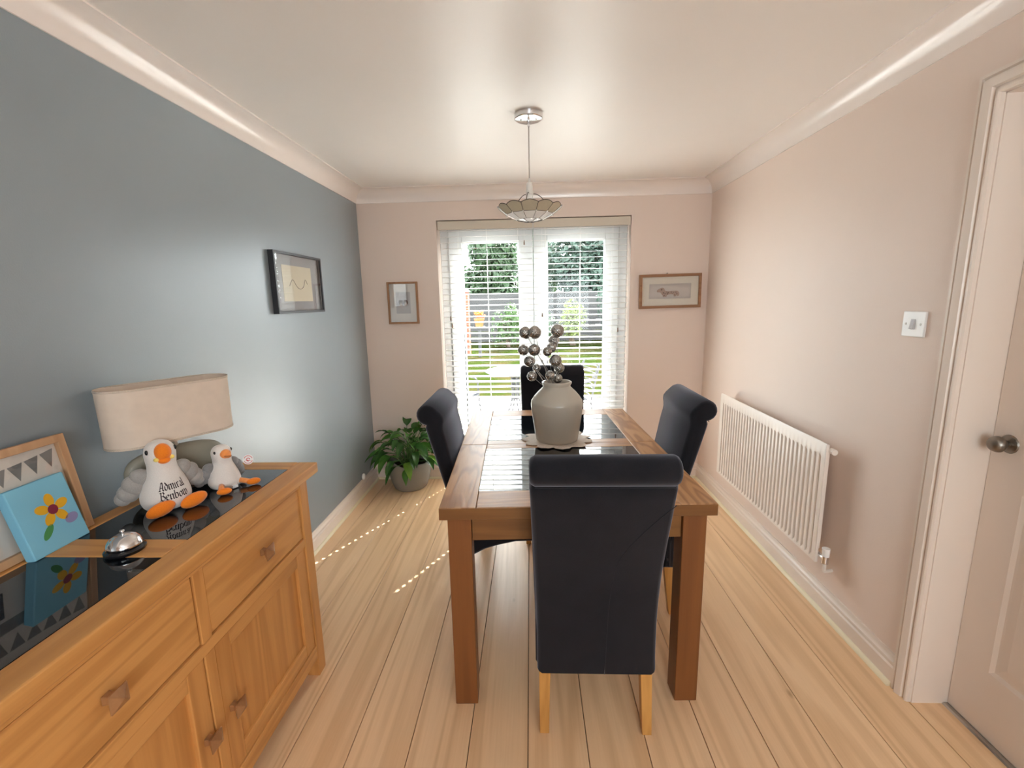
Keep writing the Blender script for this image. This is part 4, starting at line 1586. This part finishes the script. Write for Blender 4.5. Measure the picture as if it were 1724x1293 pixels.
for i in range(NP):
    a0, a1 = 2*PI*(i-.5)/NP-PI/2, 2*PI*(i+.5)/NP-PI/2
    # scalloped outer panel
    top = []
    for k_ in range(7):
        u = k_/6
        a = a0+(a1-a0)*u
        bul = math.sin(PI*u)
        top.append(pol(rimr*(.985+.03*bul), a, rimz-.004+.010*bul))
    lowp = [pol(midr, a1, midz), pol(midr, a0, midz)]
    nrm_ = Vector((math.cos((a0+a1)/2), math.sin((a0+a1)/2), -.9)).normalized()*.0016
    pts = top+lowp
    n_ = len(pts)
    q = MB()
    q.add([p for p in pts]+[p+nrm_ for p in pts], [tuple(range(n_)), tuple(range(2*n_-1, n_-1, -1))]+[(j, (j+1) % n_, n_+(j+1) % n_, n_+j) for j in range(n_)])
    q.build('glass_panel', OPAL, pd, True)
    cm.tube([p+nrm_*.6 for p in top], .0017, 5)
    cm.tube([p+nrm_*.6 for p in (top[0], lowp[1])], .0017, 5)
    cm.tube([p+nrm_*.6 for p in (lowp[0], lowp[1])], .0015, 5)
    pts = [pol(midr, a0, midz), pol(midr, a1, midz), pol(lowr, a1, lowz), pol(lowr, a0, lowz)]
    nr2 = Vector((math.cos((a0+a1)/2)*.4, math.sin((a0+a1)/2)*.4, -1)).normalized()*.0016
    q = MB()
    q.add(pts+[p+nr2 for p in pts], [(0, 1, 2, 3), (7, 6, 5, 4)]+[(j, (j+1) % 4, 4+(j+1) % 4, 4+j) for j in range(4)])
    q.build('glass_panel', OPALW, pd, True)
    cm.tube([p+nr2*.6 for p in (pts[0], pts[3])], .0013, 5)
    cm.tube([p+nr2*.6 for p in (pts[2], pts[3])], .0013, 5)
    MB().sphere(pol(midr+.002, a0, midz-.001), .0042, 10, 6).build('solder_bead', CHROME, pd, True, smooth='all')
q = MB().lathe([(0, botz), (.03, botz+.002), (lowr, lowz), (lowr, lowz+.0016), (.03, botz+.004), (0, botz+.002)], (px, py, 0), NP)
q.build('glass_panel', OPALW, pd, True)
for i in range(6):
    a = 2*PI*i/6
    cm.tube([pol(lowr, a, lowz-.001), pol(.03, a, botz+.001), pol(0, a, botz-.001)], .0012, 5)
cm.build('lead_came', CAME, pd, True, smooth='all')

# ================================================================== POTTED PLANT
gx, gy = .345, 3.515
pl = thing('potted_plant', 'leafy green plant in a round grey stone pot in the corner', 'plant', (gx, gy, 0))
STONE = paint('pot_stone', (.25, .235, .21), .9, .15, .16, .35, 110)
MB().lathe([(0, 0), (.115, 0), (.130, .012), (.152, .07), (.166, .14), (.166, .19), (.160, .222), (.155, .232), (.148, .228), (.150, .19), (.10, .185), (0, .185)], n=48,
           wob=lambda a, j, r, z: (r*(1+.012*math.sin(3*a+1)), z+(.012*math.sin(2*a+.6)+.008*math.sin(5*a) if 6 <= j <= 8 else 0))).build('pot', STONE, pl, smooth='all')
MB().lathe([(0, .200), (.08, .198), (.149, .192)], n=24).build('soil', paint('soil', (.035, .022, .014), .95, .1, .3, .5, 60), pl, smooth='all')
LEAVES = [translucent('plant_leaf_dark', (.045, .13, .026), .22, .25), translucent('plant_leaf_mid', (.075, .20, .03), .25, .25), translucent('plant_leaf_bright', (.15, .32, .035), .3, .28)]
STEMM = paint('plant_stem', (.09, .18, .04), .5)


def leaf(root, rnd, az, reach, rise, droop, L, W_, mat):
    d_ = Vector((math.cos(az), math.sin(az), 0))
    b0 = Vector((rnd.uniform(-.05, .05), rnd.uniform(-.05, .05), .195))
    p1 = b0+d_*reach*.35+Vector((0, 0, rise*.7))
    p2 = b0+d_*reach+Vector((0, 0, rise))
    stem = spline([b0, p1, p2], 4)
    s_dir = (p2-p1).normalized()
    # blade follows an arc that droops
    pts = []
    cur = p2.copy()
    dirv = s_dir.copy()
    nseg = 7
    for i in range(nseg+1):
        pts.append((cur.copy(), dirv.copy()))
        dirv = (dirv+Vector((0, 0, -droop/nseg))).normalized()
        cur = cur+dirv*L/nseg
    side0 = d_.cross(Vector((0, 0, 1))).normalized()
    side0 = (side0+Vector((0, 0, rnd.uniform(-.5, .5)))).normalized()
    mb = MB()
    vs, fs = [], []
    for i, (p, t_) in enumerate(pts):
        u = i/nseg
        w_ = W_*(math.sin(PI*min(1, u*1.02)**.72))*.5+.001
        sd_ = (side0-t_*side0.dot(t_)).normalized()
        up = sd_.cross(t_)
        if up.z < 0:
            up = -up
        wav = .10*math.sin(u*9+az*3)
        vs += [p+sd_*w_+up*w_*(.35+wav), p+sd_*w_*.5+up*w_*.12, p-up*w_*.05, p-sd_*w_*.5+up*w_*.12, p-sd_*w_+up*w_*(.35-wav)]
    for i in range(nseg):
        for j in range(4):
            a = i*5+j
            fs.append((a, a+1, a+6, a+5))
    mb.add(vs, fs)
    # keep leaves out of the walls
    for i, q in enumerate(mb.v):
        x = max(q[0], .008-gx)
        y = min(q[1], RD-.012-gy)
        mb.v[i] = (x, y, max(q[2], .06))
    lo = mb.build('leaf', mat, root, smooth='all')
    st2 = [Vector((max(p.x, .01-gx), min(p.y, RD-.015-gy), p.z)) for p in stem]
    MB().tube(st2, .003, 5).build('leaf_stem', STEMM, lo, smooth='all')


rnd = random.Random(21)
for i in range(64):
    az = i*2.39996+rnd.uniform(-.2, .2)
    tier = i/64
    reach = .05+.12*(1-tier)*rnd.uniform(.7, 1.2)+.02
    rise = .03+.24*tier+rnd.uniform(-.03, .04)
    leaf(pl, rnd, az, reach, rise, rnd.uniform(1.2, 2.3), rnd.uniform(.12, .19), rnd.uniform(.048, .078), LEAVES[min(2, int(abs(rnd.gauss(.7, .7))))])
# the long leaf arching to the left wall, and two at the front
leaf(pl, rnd, math.radians(188), .20, .20, 2.6, .17, .05, LEAVES[1])
leaf(pl, rnd, math.radians(172), .16, .17, 1.8, .15, .05, LEAVES[0])
leaf(pl, rnd, math.radians(-62), .15, .07, 2.0, .17, .065, LEAVES[2])
leaf(pl, rnd, math.radians(-25), .16, .10, 1.6, .17, .065, LEAVES[2])
leaf(pl, rnd, math.radians(-110), .14, .06, 2.2, .15, .065, LEAVES[1])

# ================================================================== DOILY, VASE, SILVER SPRAYS
vx, vy = 1.466, 2.205
dz = TH+.0008
dm = MB()
nA = 120
rows = []
for r_, z in ((.0, .0008), (.08, .0008), (.11, .0010), (.135, .0014), (.155, .0020)):
    row = []
    for i in range(nA):
        a = 2*PI*i/nA
        k_ = r_
        h_ = z
        if r_ > .12:
            f_ = (r_-.12)/.035
            k_ = r_*(1+f_*(.24*abs(math.sin(5.5*a+.4*math.sin(2*a)))-.10+.015*math.sin(33*a)))
            h_ = z+f_*.0022*(1+math.sin(9*a+1))
        row.append((vx+k_*math.cos(a), vy+k_*math.sin(a)*.96, dz+h_))
    rows.append(row)
vs = [p for r_ in rows for p in r_]
fs = []
for j in range(len(rows)-1):
    for i in range(nA):
        kx = (i+1) % nA
        fs.append((j*nA+i, j*nA+kx, (j+1)*nA+kx, (j+1)*nA+i))
dm.add(vs, fs)
m, nt, b = nmat('doily_lace')
v = objcoord(nt, (1, 1, 1), False)
vo = N(nt, 'ShaderNodeTexVoronoi', i_Scale=210.0)
nt.links.new(v, vo.inputs['Vector'])
mr = N(nt, 'ShaderNodeMapRange')
mr.inputs['From Min'].default_value = .12
mr.inputs['From Max'].default_value = .3
nt.links.new(vo.outputs['Distance'], mr.inputs['Value'])
mx1 = N(nt, 'ShaderNodeMix', data_type='RGBA')
mx1.inputs['A'].default_value = (.26, .20, .16, 1)
mx1.inputs['B'].default_value = (.74, .68, .62, 1)
nt.links.new(mr.outputs[0], mx1.inputs['Factor'])
nt.links.new(mx1.outputs['Result'], b.inputs['Base Color'])
b.inputs['Roughness'].default_value = .95
do = dm.build('doily', m, smooth='all')
sm_ = do.modifiers.new('thick', 'SOLIDIFY')
sm_.thickness = .001
sm_.offset = 1
tag(do, 'scalloped cream lace doily under the vase on the table', 'doily')

vz = dz+.0022
VASEM = paint('vase_cream_glaze', (.50, .465, .40), .3, .5, .07, .01, 30, coat=.3)
vpro = [(0, 0), (.096, 0), (.103, .006), (.108, .03), (.116, .09), (.1225, .135), (.1255, .165), (.127, .185), (.1245, .200), (.110, .222), (.092, .243), (.076, .258), (.068, .266), (.0655, .272), (.069, .279), (.0725, .285), (.072, .291), (.067, .294), (.062, .292), (.058, .284), (.056, .27), (.06, .255), (.10, .20), (.105, .10), (.09, .02), (0, .015)]
va_ = MB().lathe(vpro, (vx, vy, vz), 56)
tag(va_.build('vase', VASEM, smooth=True), 'cream glazed stoneware vase in the middle of the dining table', 'vase')

m, nt, b = nmat('silver_mirror_ball')
v = objcoord(nt, (1, 1, 1), False)
vo = N(nt, 'ShaderNodeTexVoronoi', i_Scale=190.0, feature='F1')
nt.links.new(v, vo.inputs['Vector'])
b.inputs['Base Color'].default_value = (.40, .39, .375, 1)
b.inputs['Metallic'].default_value = 1.0
b.inputs['Roughness'].default_value = .16
bp = N(nt, 'ShaderNodeBump', i_Strength=.9, i_Distance=.0022)
nt.links.new(vo.outputs['Distance'], bp.inputs['Height'])
nt.links.new(bp.outputs[0], b.inputs['Normal'])
SILV = m
GSTEM = metal('silver_stem', (.36, .35, .34), .35)
SCL = 1/342.0
# measured ball places (pixels from the vase axis / heights), grouped in sprays; each ball has its own depth
sprays = [
    ([(-51, 82, 10.5, -.02), (-36, 83, 11, -.05), (-55, 53, 9.5, .02)], 'silver ball spray on the far left of the vase, leaning left'),
    ([(-37, 56, 10, -.06), (-45, 34, 10, .03), (-41, 13, 8.5, -.04), (-33, 22, 7, .05)], 'silver ball spray hanging low over the left of the vase rim'),
    ([(1, 84, 11.5, -.01), (-4, 67, 9.5, .05), (-9, 58, 8.5, -.03), (-16, 53, 8, -.06)], 'silver ball spray with the highest ball on the right'),
    ([(-3, 38, 10.5, -.05), (4, 24, 9, .0), (-12, 15, 8, -.06), (1, 8, 8, -.03)], 'silver ball spray low at the right of the vase rim'),
]
rim = vz+.288
for si, (balls, lab) in enumerate(sprays):
    root = Vector((vx+(-.02, -.015, .0, .012)[si], vy+(.01, -.02, .015, -.01)[si], vz+.10))
    sp = thing('silver_ball_spray', lab, 'decoration', root, 0, 'silver ball sprays in the vase')
    # main stem
    top = Vector((vx+balls[0][0]*SCL, vy+balls[0][3], rim+balls[0][1]*SCL*1.02))
    mid_ = Vector((vx+(balls[0][0]*SCL)*.25, vy+balls[0][3]*.4, rim+.02))
    main = spline([root, mid_, top], 10)
    MB().tube(main, .0019, 6).build('stem', GSTEM, sp, True, smooth='all')
    for bi, (bx_, bz_, br, by_) in enumerate(balls):
        c = Vector((vx+bx_*SCL, vy+by_, rim+bz_*SCL*1.02))
        o = MB().sphere(c, br*SCL*.98, 24, 14).build('ball', SILV, sp, True, smooth='all')
        if bi:
            s0 = mid_.lerp(root, .15*bi)
            MB().tube(spline([s0, s0.lerp(c, .5)+Vector((0, 0, -.004)), c], 6), .0013, 6).build('branch', GSTEM, sp, True, smooth='all')
